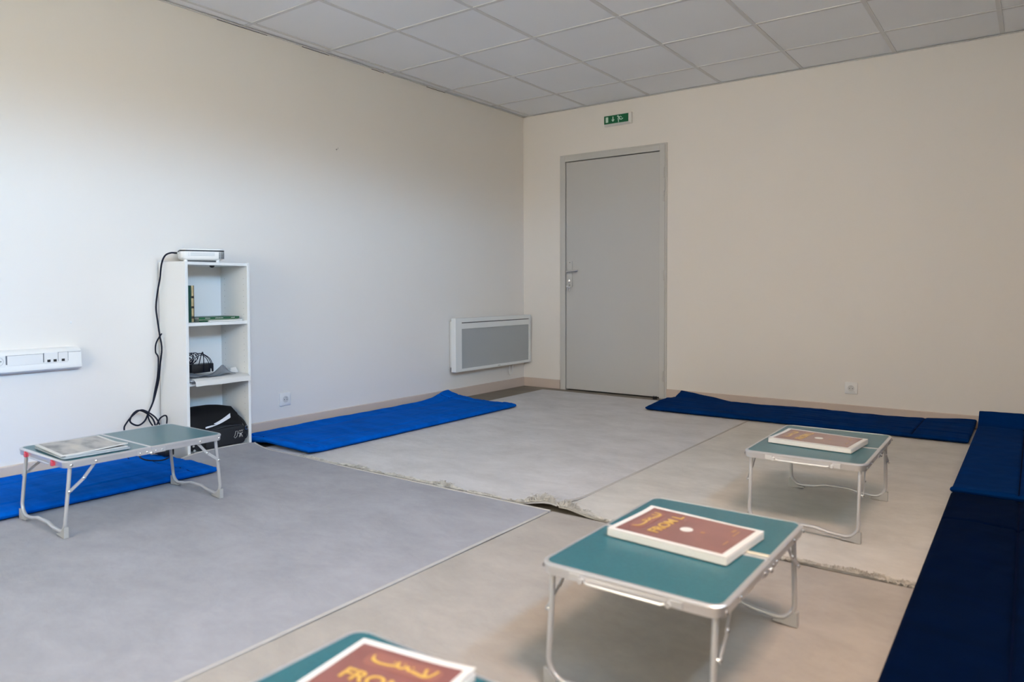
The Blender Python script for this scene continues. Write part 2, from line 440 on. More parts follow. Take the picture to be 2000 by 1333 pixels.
# baseboards
HB = 0.0804
def base_profile(a, z): return a, z
bm = bmesh.new()
prof = [(0, 0), (0.012, 0), (0.012, HB-0.004), (0.009, HB), (0, HB)]
add_layers(bm, [[Vector((lwx(y)+a, y, z)) for a, z in prof] for y in (-0.0, YF)])
struct('baseboard_left', bm, m_base)
bm = bmesh.new()
for x0, x1 in ((-E0+0.012, 0.333), (1.362, XR)):
    add_layers(bm, [[Vector((x, -a, z)) for a, z in prof] for x in (x0, x1)])
struct('baseboard_back', bm, m_base)
struct('baseboard_right', boxbm(XR-0.012, XR, YF, -0.012, 0, HB), m_base)

# ------------------------------------------------------------------ door
bm = bmesh.new()   # steel frame: flat outer flange, raised step, rebate
def frame_band(bm, x0, x1, zt, w, y0, y1):
    add_box(bm, x0, x0+w, y0, y1, 0, zt, 0.0015, 1); add_box(bm, x1-w, x1, y0, y1, 0, zt, 0.0015, 1)
    add_box(bm, x0+w, x1-w, y0, y1, zt-w, zt, 0.0015, 1)
frame_band(bm, 0.338, 1.360, 2.088, 0.018, -0.012, 0.10)
frame_band(bm, 0.352, 1.346, 2.074, 0.046, -0.020, 0.10)
d = struct('door_1', bm, m_frame, label='grey flush door in a grey steel frame')
leaf = obj('door_leaf', boxbm(0.404, 1.334, -0.013, 0.026, 0.010, 2.021, bev=0.0015, seg=1), m_door, d, smooth=False)
obj('threshold_shadow_gap', boxbm(0.40, 1.34, 0.0, 0.12, -0.001, 0.0015), m_dark, d, smooth=False)
obj('door_backing', boxbm(0.39, 1.35, 0.06, 0.1, 0, 2.05), m_dark, d, smooth=False)
for z in (1.845, 1.655, 1.012, 0.185):
    bm = bmesh.new()
    add_tube(bm, [(1.338, -0.026, z-0.042), (1.338, -0.026, z+0.042)], 0.0065, 10)
    add_box(bm, 1.312, 1.344, -0.0195, -0.0165, z-0.04, z+0.04)
    add_tube(bm, [(1.338, -0.026, z-0.002), (1.338, -0.026, z+0.002)], 0.0078, 10)
    obj('hinge', bm, m_frame, leaf, label='grey painted hinge barrel')
bm = bmesh.new(); add_prism(bm, rrect(0.022, 0.115, 0.008), -0.024, -0.016, lambda x, y, z: (0.448+x, z, 1.035+y))
plate = obj('handle_plate', bm, mat('satin_plate', (0.55, 0.55, 0.54), 0.4), leaf, label='brushed aluminium door plate')
bm = bmesh.new()
add_tube(bm, [(0.443, -0.018, 1.055), (0.443, -0.062, 1.055), (0.452, -0.072, 1.056), (0.52, -0.072, 1.060), (0.555, -0.068, 1.062)], 0.0095, 12, smooth=4)
obj('lever', bm, m_chrome, plate)
bm = bmesh.new(); add_cyl(bm, (0.446, -0.024, 0.972), 0.013, -0.012, 'y'); add_box(bm, 0.442, 0.450, -0.040, -0.034, 0.955, 0.99, 0.001)
obj('thumb_turn', bm, m_chrome, plate)
for z in (1.135, 0.935):
    bm = bmesh.new(); add_cyl(bm, (0.448, -0.0238, z), 0.004, -0.001, 'y', 10); obj('screw', bm, m_dark, plate)

# key bunch hanging in the lock
t = thing('key_bunch', 'small bunch of steel keys hanging in the grey door lock', 'keys', (0.446, -0.036, 0.972))
bm = bmesh.new(); add_tube(bm, [(0.014*math.cos(a), -0.004, -0.024+0.014*math.sin(a)) for a in [2*PI*k/20 for k in range(20)]], 0.0012, 6, closed=True)
obj('key_ring', bm, m_chrome, t)
for dx, dz, rz in ((-0.012, 0, 0.35), (0.008, -0.01, -0.2)):
    bm = bmesh.new(); add_cyl(bm, (dx, -0.006, -0.048+dz), 0.011, -0.002, 'y', 12); add_box(bm, dx-0.003, dx+0.003, -0.008, -0.006, -0.085+dz, -0.055+dz)
    obj('key', bm, m_chrome, t)
bm = bmesh.new(); add_box(bm, -0.003, 0.003, -0.012, 0.0, -0.012, 0.012, 0.001); obj('lock_key', bm, m_chrome, t)

# door stop on the floor
t = thing('door_stop', 'small black rubber door stop with steel cap on the floor', 'door stop', (1.290, -0.075, 0.0))
bm = bmesh.new(); add_cyl(bm, (0, 0, 0), 0.017, 0.026, 'z', 20); obj('rubber_body', bm, m_black, t)
bm = bmesh.new(); add_cyl(bm, (0, 0, 0.026), 0.0165, 0.005, 'z', 20, 0.013); obj('steel_cap', bm, m_chrome, t)

# ------------------------------------------------------------------ exit sign
t = thing('exit_sign', 'green emergency exit sign on white housing above the grey door', 'exit sign', (0.918, 0, 2.297))
bm = bmesh.new()
fr = [(-0.113, -0.003), (0.113, -0.003), (0.113, 0.069), (-0.113, 0.069)]; bk = [(-0.125, -0.012), (0.127, -0.012), (0.127, 0.08), (-0.125, 0.08)]
add_layers(bm, [[Vector((x, -0.001, z)) for x, z in bk], [Vector((x, -0.022, z)) for x, z in bk], [Vector((x, -0.046, z)) for x, z in fr]])
obj('housing', bm, m_white, t, smooth=False)
pn = obj('sign_panel', boxbm(-0.113, 0.113, -0.050, -0.046, 0.0, 0.067), m_green, t, smooth=False)
bm = bmesh.new()
Y = (-0.0502, -0.0512)
def sp2(poly): add_prism(bm, poly, Y[0], Y[1], lambda x, y, z: (x, z, y))
sp2([(-0.098, 0.012), (-0.074, 0.012), (-0.074, 0.057), (-0.098, 0.057)])
obj('door_symbol', bm, m_signw, pn, smooth=False)
bm = bmesh.new()
sp2([(-0.033, 0.028), (-0.025, 0.028), (-0.025, 0.056), (-0.033, 0.056)]); sp2([(-0.044, 0.030), (-0.029, 0.013), (-0.014, 0.030), (-0.020, 0.033), (-0.029, 0.025), (-0.038, 0.033)])
obj('arrow_symbol', bm, m_signw, pn, smooth=False)
bm = bmesh.new()
sp2([(0.018+0.0075*math.cos(a), 0.0535+0.0075*math.sin(a)) for a in [2*PI*k/14 for k in range(14)]])
def limb(p, w):
    for (a, b) in zip(p[:-1], p[1:]):
        a = Vector(a+(0,)); b = Vector(b+(0,)); dd = (b-a).normalized(); nn = Vector((-dd.y, dd.x, 0))*w/2; a -= dd*w*0.25; b += dd*w*0.25
        sp2([tuple((a+nn).xy), tuple((b+nn).xy), tuple((b-nn).xy), tuple((a-nn).xy)])
limb([(0.026, 0.048), (0.033, 0.031)], 0.012)
limb([(0.027, 0.046), (0.018, 0.034), (0.016, 0.027)], 0.005)
limb([(0.029, 0.048), (0.044, 0.050), (0.052, 0.040)], 0.005)
limb([(0.033, 0.031), (0.048, 0.023), (0.064, 0.031)], 0.007)
limb([(0.032, 0.031), (0.022, 0.020), (0.024, 0.005)], 0.007)
obj('running_figure_symbol', bm, m_signw, pn, smooth=False)

# ------------------------------------------------------------------ wall heater
HY0, HY1 = -1.078, -0.030
t = thing('wall_heater', 'white electric panel heater with grey grille on the left wall', 'heater', (lwx(-0.55), -0.554, 0.230), RZL)
hw = (HY1-HY0)/2
bm = boxbm(0.004, 0.055, -hw+0.03, hw-0.03, 0.03, 0.41, bev=0.006); obj('back_case', bm, m_heat, t)
bm = bmesh.new()
def ring_frame(bm, y0, y1, z0, z1, iy0, iy1, iz0, iz1, x0, x1):
    o_ = [(y0, z0), (y1, z0), (y1, z1), (y0, z1)]; i_ = [(iy0, iz0), (iy1, iz0), (iy1, iz1), (iy0, iz1)]
    L = [[Vector((x0, a, b)) for a, b in o_], [Vector((x1, a, b)) for a, b in o_], [Vector((x1, a, b)) for a, b in i_], [Vector((x0, a, b)) for a, b in i_]]
    add_layers(bm, L, close_loop=True)
ring_frame(bm, -hw, hw, 0.0, 0.436, -hw+0.075, hw-0.018, 0.022, 0.402, 0.050, 0.098)
add_box(bm, 0.05, 0.094, -hw+0.075, hw-0.018, 0.348, 0.394)
obj('front_frame', bm, m_heat, t)
obj('grille', boxbm(0.06, 0.086, -hw+0.074, hw-0.017, 0.021, 0.349), mat('grey_grille', (0.40, 0.42, 0.43), 0.5, bump=(350, 0.3, 0.001, 'voronoi')), t, smooth=False)
obj('air_outlet', boxbm(0.06, 0.088, -hw+0.076, hw-0.019, 0.393, 0.402), mat('outlet_grey', (0.10, 0.10, 0.10), 0.8), t, smooth=False)
bm = bmesh.new(); add_box(bm, 0.098, 0.099, 0.03, 0.065, 0.009, 0.0125); obj('badge', bm, mat('badge_grey', (0.2, 0.2, 0.2), 0.5), t, smooth=False)
bm = bmesh.new(); add_tube(bm, [(0.02, 0.30, 0.03), (0.03, 0.29, -0.02), (0.03, 0.285, -0.07), (0.025, 0.31, -0.10), (0.02, 0.345, -0.085), (0.018, 0.352, -0.04), (0.016, 0.345, 0.03)], 0.0035, 8, smooth=5)
obj('power_cable', bm, m_white, t)

# ------------------------------------------------------------------ wall sockets
def wall_socket(name, label, loc, rot, grp=None):
    # local: face towards -y, plate centred on origin
    t = thing(name, label, 'socket', loc, rot, grp)
    bm = bmesh.new(); hx = 0.0415
    L = [[Vector((x, -0.0005, z)) for x, z in rrect(hx, hx, 0.006)], [Vector((x, -0.008, z)) for x, z in rrect(hx, hx, 0.006)], [Vector((x, -0.011, z)) for x, z in rrect(hx-0.004, hx-0.004, 0.005)]]
    add_layers(bm, L); pl = obj('cover_plate', bm, m_white, t)
    bm = bmesh.new(); R0, R1 = 0.021, 0.0195; n = 28
    def c(r, y): return [Vector((r*math.cos(2*PI*k/n), y, r*math.sin(2*PI*k/n))) for k in range(n)]
    add_layers(bm, [c(R0, -0.0108), c(R0, -0.0125), c(R1, -0.0125), c(R1, -0.0112)], cap=False)
    add_layers(bm, [c(R1, -0.0112), c(0.001, -0.0112)], cap=False)
    obj('socket_well', bm, mat('socket_shade', (0.62, 0.62, 0.62), 0.5), t)
    for dx, dz in ((-0.0095, 0), (0.0095, 0)):
        bm = bmesh.new(); add_cyl(bm, (dx, -0.0112, dz-0.002), 0.0026, -0.0006, 'y', 10); obj('socket_hole', bm, m_dark, t)
    bm = bmesh.new(); add_cyl(bm, (0, -0.0112, 0.012), 0.0024, -0.012, 'y', 10); obj('earth_pin', bm, m_chrome, t)
    return t
wall_socket('wall_socket', 'white wall socket low on the door wall behind the far blue mat', (2.752, 0, 0.200), 0)
wall_socket('wall_socket', 'white wall socket on the left wall between the bookcase and the heater', (lwx(-2.635), -2.635, 0.203), PI/2+RZL)

# screw hooks in the wall
for (y, z, lab) in ((-2.195, 1.862, 'tiny bare metal hook alone high on the left wall'), (-3.887, 0.746, 'tiny filled screw plug on the left wall above the trunking')):
    bm = bmesh.new()
    if z > 1: add_tube(bm, [(0, 0, 0), (0.015, 0, 0.0), (0.018, 0, 0.004), (0.018, 0, 0.012)], 0.0022, 8); add_cyl(bm, (0, 0, 0), 0.005, 0.002, 'x', 12)
    else: add_dome(bm, (0, 0, 0), 0.0065, (1, 0, 0), 0.003)
    o = obj('wall_hook' if z > 1 else 'screw_plug', bm, m_chrome if z > 1 else m_white, loc=(lwx(y), y, z)); tag(o, lab, 'hook' if z > 1 else 'screw plug')

# ------------------------------------------------------------------ socket trunking on the left wall
TY1, TY0 = -3.862, -5.6
t = thing('cable_trunking', 'white plastic socket trunking running along the left wall', 'trunking', (lwx(-4.2), -4.2, 0.516), RZL)
y1, y0 = TY1+4.2, TY0+4.2
prof = [(0.0, 0.0), (0.030, 0.0), (0.055, 0.010), (0.057, 0.022), (0.052, 0.032), (0.050, 0.084), (0.042, 0.098), (0.018, 0.108), (0, 0.110)]
bm = bmesh.new(); add_layers(bm, [[Vector((a, y, z)) for a, z in prof] for y in (y0, y1)]); obj('trunking_body', bm, m_white, t)
def mod(name, ya, yb, za, zb, m=m_white, x0=0.048, x1=0.0535, parent=t, bev=0.0012): return obj(name, boxbm(x0, x1, ya, yb, za, zb, bev=bev, seg=1), m, parent, smooth=False)
m_slot = mat('seam_grey', (0.16, 0.17, 0.2), 0.8)
mod('module_seam', 0.012, 0.171, 0.037, 0.087, m_slot, 0.049, 0.0515, bev=0)
mod('blank_cover', 0.018, 0.167, 0.0385, 0.0855)
mod('module_seam', 0.169, 0.278, 0.037, 0.089, m_slot, 0.049, 0.0515, bev=0)
pm = mod('port_module', 0.171, 0.2315, 0.038, 0.090)
pm2 = mod('port_module', 0.234, 0.276, 0.038, 0.088)
for ya, par in ((0.184, pm), (0.211, pm), (0.247, pm2)):
    mod('network_port', ya, ya+0.014, 0.044, 0.056, m_dark, 0.0532, 0.0542, par, 0)
mod('end_cover_seam', 0.276, y1-0.003, 0.0862, 0.0875, m_slot, 0.048, 0.0512, bev=0)
sk = mod('socket_module', -0.06, 0.010, 0.035, 0.088)
bm = bmesh.new(); add_tube(bm, [(0.0535, -0.018+0.02*math.cos(a), 0.062+0.02*math.sin(a)) for a in [2*PI*k/24 for k in range(24)]], 0.0018, 6, closed=True); obj('socket_rim', bm, mat('socket_shade', (0.62, 0.62, 0.62)), sk)
for dy in (-0.0095, 0.0095):
    bm = bmesh.new(); add_cyl(bm, (0.0532, -0.018+dy, 0.062), 0.0026, 0.001, 'x', 10); obj('socket_hole', bm, m_dark, sk)

# ------------------------------------------------------------------ bookcase
BX0, BX1, BY0, BY1, BH = lwx(-3.25)+0.014, 0.182, -3.447, -3.064, 1.058
t = thing('bookcase', 'narrow white laminate bookcase standing against the left wall', 'bookcase', (0, 0, 0))
T = 0.016
obj('side_panel', boxbm(BX0, BX1, BY0, BY0+T, 0, BH, bev=0.0008, seg=1), m_lam, t, smooth=False)
sp_ = obj('side_panel', boxbm(BX0, BX1, BY1-T, BY1, 0, BH, bev=0.0008, seg=1), m_lam, t, smooth=False)
for row in (BX0+0.045, BX1-0.035):
    for k in range(26):
        bm = bmesh.new(); add_cyl(bm, (row, BY1-T-0.0003, 0.12+k*0.034), 0.0018, -0.0004, 'y', 8)
        obj('peg_hole', bm, mat('hole_grey', (0.25, 0.26, 0.27), 0.8), sp_, smooth=False)
obj('top_board', boxbm(BX0, BX1-0.001, BY0+T, BY1-T, BH-T-0.002, BH-0.002, bev=0.0008, seg=1), m_lam, t, smooth=False)
for z in (0.731, 0.411, 0.030):
    obj('shelf', boxbm(BX0+0.006, BX1-0.004, BY0+T, BY1-T, z-T-0.002, z, bev=0.0008, seg=1), m_lam, t, smooth=False)
obj('back_panel', boxbm(BX0, BX0+0.004, BY0+0.004, BY1-0.004, 0.01, BH-0.003), m_lam, t, smooth=False)
bm = bmesh.new(); add_dome(bm, (0.10, -3.243, BH-T-0.002), 0.0135, (0, 0, -1), 0.012, 14); obj('knob', bm, m_black, t, label='small black knob under the top board')

# projector
t = thing('projector', 'small white projector with a black band on top of the bookcase', 'projector', (0.050, -3.278, BH-0.002), math.radians(-25))
def proj_ring(s, z, dx=0, r=0.035): return [Vector((x+dx, y, z)) for x, y in rrect(0.100*s, 0.112*s, r, 7)]
bm = bmesh.new(); add_layers(bm, [proj_ring(0.80, 0.010), proj_ring(0.93, 0.017), proj_ring(0.985, 0.026), proj_ring(1.0, 0.058)]); body = obj('body', bm, m_white, t)
bm = bmesh.new(); add_layers(bm, [proj_ring(1.003, 0.058), proj_ring(1.006, 0.066)]); obj('black_band', bm, m_black, t)
bm = bmesh.new(); add_layers(bm, [proj_ring(0.995, 0.066), proj_ring(0.98, 0.072), proj_ring(0.93, 0.0755)]); obj('lid', bm, m_white, t)
for x, y in ((0.074, -0.084), (0.074, 0.078), (-0.075, 0)):
    bm = bmesh.new(); add_cyl(bm, (x, y, 0), 0.010, 0.014, 'z', 12); obj('foot', bm, m_white, t)
obj('underside', boxbm(-0.07, 0.076, -0.08, 0.08, 0.003, 0.0105), m_black, t, smooth=False)
m_lab = mat('label_grey', (0.50, 0.54, 0.58), 0.6)
bm = bmesh.new()
for z in (0.050, 0.045, 0.040, 0.035): add_box(bm, 0.0990, 0.1003, -0.062, 0.060, z, z+0.0022)
for z in (0.048, 0.041, 0.034): add_box(bm, 0.0985, 0.1003, -0.072, -0.067, z, z+0.0022)
obj('rating_label', bm, m_lab, body, smooth=False)
bm = bmesh.new()
for i in range(6):
    a = math.radians(12+i*15)
    for j in range(7):
        z = 0.022+j*0.0052
        cx, cy = 0.100-0.035+0.0350*math.cos(a), 0.112-0.035+0.0350*math.sin(a)
        c_ = Vector((cx, cy, z)); nn = Vector((math.cos(a), math.sin(a), 0)); tt = Vector((-math.sin(a), math.cos(a), 0))
        q = [c_+tt*s1*0.0026+Vector((0, 0, s2*0.0017))+nn*0.0006 for s1, s2 in ((-1, -1), (1, -1), (1, 1), (-1, 1))]
        q2 = [p-nn*0.001 for p in q]; add_layers(bm, [q2, q])
obj('vent_grid', bm, m_black, body, smooth=False)
bm = bmesh.new(); add_cyl(bm, (0.045, -0.111, 0.050), 0.0038, -0.008, 'y', 10); obj('cable_socket', bm, m_chrome, body)

# cords from the projector down the wall
cA = [(0.0345, -3.418, 1.106), (0.027, -3.436, 1.106), (0.014, -3.456, 1.096), (0.002, -3.467, 1.072), (-0.014, -3.470, 1.03), (-0.032, -3.468, 0.967), (-0.045, -3.475, 0.897), (-0.055, -3.480, 0.814), (-0.05, -3.476, 0.744), (-0.04, -3.470, 0.66), (-0.025, -3.468, 0.59), (-0.04, -3.470, 0.507), (-0.05, -3.474, 0.423), (-0.06, -3.485, 0.355), (-0.06, -3.502, 0.301), (-0.058, -3.528, 0.249), (-0.05, -3.555, 0.205), (-0.045, -3.595, 0.188), (-0.045, -3.634, 0.215), (-0.05, -3.615, 0.252), (-0.05, -3.582, 0.266), (-0.045, -3.539, 0.240), (-0.03, -3.515, 0.20), (-0.02, -3.505, 0.12), (0.0, -3.52, 0.055)]
bm = bmesh.new(); add_tube(bm, cA, 0.0045, 8, smooth=6)
t = obj('cable', bm, m_cord); tag(t, 'black cord running from the projector down beside the white bookcase', 'cable')
bm = bmesh.new(); add_cyl(bm, (0.0345, -3.408, 1.106), 0.0055, -0.014, 'y', 10); obj('plug', bm, m_black, t)
bm = bmesh.new(); add_cyl(bm, (0.036, -3.400, 1.106), 0.0042, -0.010, 'y', 10); obj('plug_collar', bm, m_chrome, t)
cB = [(-0.035, -3.462, 0.67), (-0.055, -3.482, 0.62), (-0.06, -3.484, 0.57), (-0.05, -3.475, 0.536), (-0.048, -3.482, 0.439), (-0.06, -3.492, 0.357), (-0.05, -3.512, 0.29), (-0.05, -3.535, 0.24), (-0.045, -3.53, 0.20), (-0.03, -3.51, 0.165), (-0.02, -3.50, 0.19), (-0.012, -3.490, 0.215), (0.0, -3.471, 0.228), (0.005, -3.462, 0.215), (0.01, -3.468, 0.17), (0.01, -3.475, 0.08)]
bm = bmesh.new(); add_tube(bm, cB, 0.0040, 8, smooth=6); o = obj('cable', bm, m_cord); tag(o, 'thinner black cord twisted round the projector cord, looping by the bookcase foot', 'cable')
cD = [(-0.03, -3.655, 0.07), (-0.03, -3.662, 0.13), (-0.03, -3.672, 0.185), (-0.03, -3.66, 0.212), (-0.03, -3.630, 0.245), (-0.03, -3.585, 0.270), (-0.03, -3.545, 0.252), (-0.03, -3.50, 0.21), (-0.02, -3.485, 0.15), (0.0, -3.49, 0.06)]
bm = bmesh.new(); add_tube(bm, cD, 0.0042, 8, smooth=6); o = obj('cable', bm, m_cord); tag(o, 'black cord making the wide arch against the wall behind the left table', 'cable')
# plug cluster on the floor left of the bookcase
t = thing('power_strip', 'black multi-socket strip with plugs on the floor left of the bookcase', 'power strip', (0.12, -3.560, 0.054))
obj('strip_body', boxbm(-0.09, 0.09, -0.025, 0.025, 0, 0.035, bev=0.006), m_black, t)
for x in (-0.04, 0.02, 0.065):
    bm = boxbm(x-0.018, x+0.018, -0.02, 0.018, 0.033, 0.07, bev=0.007); obj('plug', bm, m_black, t)
bm = bmesh.new(); add_tube(bm, [(0.09, 0, 0.018), (0.15, -0.03, 0.012), (0.2, -0.10, 0.012), (0.17, -0.16, 0.02), (0.10, -0.16, 0.03), (0.05, -0.10, 0.035), (0.02, -0.03, 0.075)], 0.0034, 8, smooth=6); obj('lead', bm, m_cord, t)

# ------------------------------------------------------------------ things on the shelves
m_gbook = mat('dark_green_cloth', (0.006, 0.065, 0.045), 0.6)
m_gbook2 = mat('green_booklet', (0.02, 0.12, 0.055), 0.4)
m_tan = mat('gilt_spine', (0.52, 0.40, 0.20), 0.5, var=(60, 0.5, 3, (1, 1, 0.3)))
m_brown = mat('dark_brown_cover', (0.045, 0.03, 0.02), 0.5)
def hard_book(name, lab, x0, x1, y0, y1, z0, z1, mc, ms=None, deco=False):
    t = thing(name, lab, 'book', ((x0+x1)/2, (y0+y1)/2, z0), 0)
    hx, hy, h = (x1-x0)/2, (y1-y0)/2, z1-z0
    bm = bmesh.new()
    add_box(bm, -hx, hx, -hy, -hy+0.0025, 0, h, 0.0006, 1); add_box(bm, -hx, hx, hy-0.0025, hy, 0, h, 0.0006, 1)
    obj('cover', bm, mc, t, smooth=False)
    bm = bmesh.new(); add_layers(bm, [[Vector((hx-0.004+0.006*math.sin(PI*(k/8)), -hy+2*hy*k/8, z)) for k in range(9)]+[Vector((hx-0.006, hy, z)), Vector((hx-0.006, -hy, z))] for z in (0, h)])
    s = obj('spine', bm, ms or mc, t)
    obj('pages', boxbm(-hx+0.004, hx-0.006, -hy+0.0025, hy-0.0025, 0.003, h-0.003), m_paper, t, smooth=False)
    if deco:
        for z in (0.02, 0.075, 0.13): obj('spine_band', boxbm(hx-0.001, hx+0.0028, -hy*0.6, hy*0.5, z, z+0.012), m_brown, s, smooth=False)
Z1 = 0.731
hard_book('hardback_book', 'dark green hardback standing against the bookcase side, leftmost on the upper shelf', -0.05, 0.112, -3.412, -3.374, Z1, 0.930, m_gbook)
hard_book('hardback_book', 'thin dark hardback with mottled gilt spine standing on the upper shelf', -0.05, 0.104, -3.373, -3.353, Z1, 0.930, m_brown, m_tan, True)
# lying ones
def flat_book(name, lab, cx, cy, z, hx, hy, h, m, title=False, rz=0, cat='book'):
    t = thing(name, lab, cat, (cx, cy, z), rz)
    bm = bmesh.new(); add_box(bm, -hx, hx, -hy, hy, h-0.0012, h, 0, 0); add_box(bm, -hx, hx, -hy, hy, 0, 0.0012); add_box(bm, hx-0.0015, hx, -hy, hy, 0, h)
    c = obj('cover', bm, m, t, smooth=False)
    obj('pages', boxbm(-hx+0.002, hx-0.0015, -hy+0.002, hy-0.002, 0.0012, h-0.0012), m_paper, t, smooth=False)
    if title:
        for a, b in ((-0.085, -0.06), (-0.025, 0.02), (0.07, 0.09)):
            bm = bmesh.new(); y = a
            while y < b: add_box(bm, hx, hx+0.0005, y, y+0.004, h*0.32, h*random.uniform(0.6, 0.75)); y += 0.006
            obj('spine_lettering', bm, m_paper, c, smooth=False)
    return t
o = obj('paper_sheet', boxbm(-0.02, 0.150, -3.294, -3.092, Z1+0.0003, Z1+0.008, bev=0.001, seg=1), m_paper, smooth=False); tag(o, 'white stapled paper lying lowest on the upper shelf, edge outward', 'paper')
flat_book('booklet', 'thin green booklet tucked under the titled one, touching the standing books', 0.055, -3.322, Z1+0.0003, 0.085, 0.026, 0.006, m_gbook2)
flat_book('booklet', 'pale edged green booklet lying between the white paper and titled booklet', 0.062, -3.232, Z1+0.0085, 0.082, 0.120, 0.006, mat('pale_green_print', (0.30, 0.42, 0.30), 0.5))
flat_book('booklet', 'green booklet with white spine lettering, uppermost on the upper shelf', 0.064, -3.230, Z1+0.015, 0.082, 0.122, 0.011, m_gbook2, True)

Z2 = 0.411
# magazine overhanging the shelf edge
t = thing('magazine_stack', 'white magazines hanging over the front edge of the middle shelf', 'magazine', (0, 0, Z2+0.0005))
def sheet_path(path, y0, y1, th, ny=6, skew=0):
    bm = bmesh.new(); L = []
    for j in range(ny+1):
        y = y0+(y1-y0)*j/ny; topp = []; bot = []
        for (x, z) in path:
            topp.append(Vector((x+skew*(j/ny), y, z+th+0.001*math.sin(j*1.7)))); bot.append(Vector((x+skew*(j/ny), y, z+0.001*math.sin(j*1.7))))
        L.append(topp+list(reversed(bot)))
    add_layers(bm, L); return bm
obj('upper_magazine', sheet_path([(-0.03, 0.016), (0.10, 0.016), (0.170, 0.0165), (0.196, 0.015), (0.212, 0.005), (0.216, -0.010), (0.217, -0.018)], -3.415, -3.085, 0.003, skew=-0.004), m_paper, t)
obj('lower_magazine', sheet_path([(-0.03, 0.002), (0.10, 0.002), (0.17, 0.003), (0.19, 0.003), (0.200, -0.003)], -3.428, -3.12, 0.004), mat('grey_magazine', (0.10, 0.11, 0.13), 0.3), t)
obj('middle_magazine', sheet_path([(-0.04, 0.009), (0.10, 0.009), (0.17, 0.010), (0.188, 0.008)], -3.428, -3.09, 0.005), mat('pale_magazine', (0.55, 0.58, 0.64), 0.3), t)
# crumpled grey bag
def crumple(nx, ny, fx, th=0.001, seed=1):
    bm = bmesh.new(); G = [[bm.verts.new(fx(i/nx, j/ny)) for j in range(ny+1)] for i in range(nx+1)]
    for i in range(nx):
        for j in range(ny): bm.faces.new((G[i][j], G[i+1][j], G[i+1][j+1], G[i][j+1]))
    ret = bmesh.ops.solidify(bm, geom=bm.faces[:], thickness=th)
    return bm
def bagf(u, v):
    y = -3.422+0.27*u; x = 0.080+0.095*v
    base = 0.021
    h = 0.055*math.exp(-((u-0.82)/0.12)**2)*(1-abs(v-0.45)*1.4)+0.045*math.exp(-((u-0.05)/0.2)**2)*(0.7-0.5*v)
    h += 0.010*noise.noise(Vector((u*5, v*4, 1)))+0.003
    return Vector((x, y, Z2+base+max(0.002, h)))
o = obj('plastic_bag', crumple(30, 14, bagf), mat('grey_film', (0.36, 0.40, 0.46), 0.25), smooth=True); tag(o, 'crumpled grey plastic bag lying on the magazines on the middle shelf', 'plastic bag')
# power brick
t = thing('power_adapter', 'black power adapter brick on the middle shelf with a coiled lead', 'power adapter', (0.045, -3.292, Z2+0.060), 0.12)
obj('adapter_body', boxbm(-0.028, 0.028, -0.07, 0.07, -0.024, 0.024, bev=0.004), m_black, t)
bm = bmesh.new()
for k in range(9):
    cx, cy, cz, R = random.uniform(-0.01, 0.02), -0.075+random.uniform(-0.012, 0.02), 0.052+random.uniform(-0.012, 0.012), random.uniform(0.020, 0.036)
    tilt = random.uniform(-0.5, 0.9); tw = random.uniform(-0.6, 0.6)
    pts = []
    for a in range(16):
        an = 2*PI*a/16; p = Vector((R*0.5*math.sin(an)*math.sin(tilt), 1.15*R*math.cos(an), R*math.sin(an)*0.9))
        p.rotate(Matrix.Rotation(tw, 3, 'X')); pts.append(Vector((cx, cy, cz))+p)
    for p in pts: p.y = max(p.y, -0.108); p.z = max(p.z, 0.014)
    add_tube(bm, pts, 0.0020, 6, closed=True, smooth=3)
for s in (0.0, 0.012, 0.02):
    add_tube(bm, [(0.02, -0.045, 0.06+s), (0.025, -0.01, 0.075+s*0.5), (0.032, 0.018+s, 0.055), (0.034, 0.034+s, 0.02), (0.034, 0.034+s, -0.02)], 0.0020, 6, smooth=5)
add_tube(bm, [(0.03, -0.03, 0.02), (0.032, -0.008, 0.09), (0.033, 0.0, 0.06), (0.033, 0.0, -0.02)], 0.0026, 6, smooth=5)
obj('coiled_lead', bm, m_cord, t)
bm = bmesh.new(); add_cyl(bm, (0.034, 0.046, -0.022), 0.0035, 0.018, 'z', 8, 0.002); obj('jack_tip', bm, m_white, t)
# small white perforated box
t = thing('small_box', 'small white slotted box at the right of the middle shelf', 'box', (0.075, -3.115, Z2+0.022), 0.25)
bm = bmesh.new(); add_prism(bm, [(-0.03, 0), (0.012, 0), (0.03, 0), (0.012, 0.03), (-0.03, 0.03)], -0.02, 0.02, lambda x, y, z: (z, x, y)); obj('box_body', bm, m_paper, t, smooth=False)
bm = bmesh.new()
for i in range(4): add_box(bm, 0.0198, 0.0203, -0.026+i*0.008, -0.0245+i*0.008, 0.004, 0.027)
obj('slots', bm, m_lab, t, smooth=False)

# black shoulder bag on the bottom shelf
t = thing('shoulder_bag', 'black nylon shoulder bag filling the bottom of the bookcase', 'bag', (0.055, -3.255, 0.030))
bm = bmesh.new(); nseg = 28
def bag_ring(z, sx, sy, dx=0, dy=0, e=0.5):
    L = []
    for k in range(nseg):
        a = 2*PI*k/nseg; c, s = math.cos(a), math.sin(a)
        x = math.copysign(abs(c)**e, c)*sx; y = math.copysign(abs(s)**e, s)*sy
        w = 0.006*noise.noise(Vector((x*14, y*14, z*16)))
        L.append(Vector((dx+x*(1+w*8), dy+y, z+w)))
    return L
add_layers(bm, [bag_ring(0.004, 0.075, 0.145, 0.01), bag_ring(0.012, 0.098, 0.160, 0.012), bag_ring(0.06, 0.112, 0.168, 0.014), bag_ring(0.11, 0.110, 0.167, 0.012), bag_ring(0.145, 0.100, 0.160, 0.006), bag_ring(0.175, 0.088, 0.150, -0.002, -0.006), bag_ring(0.20, 0.07, 0.135, -0.006, -0.02)])
body = obj('bag_body', bm, m_blackf, t)
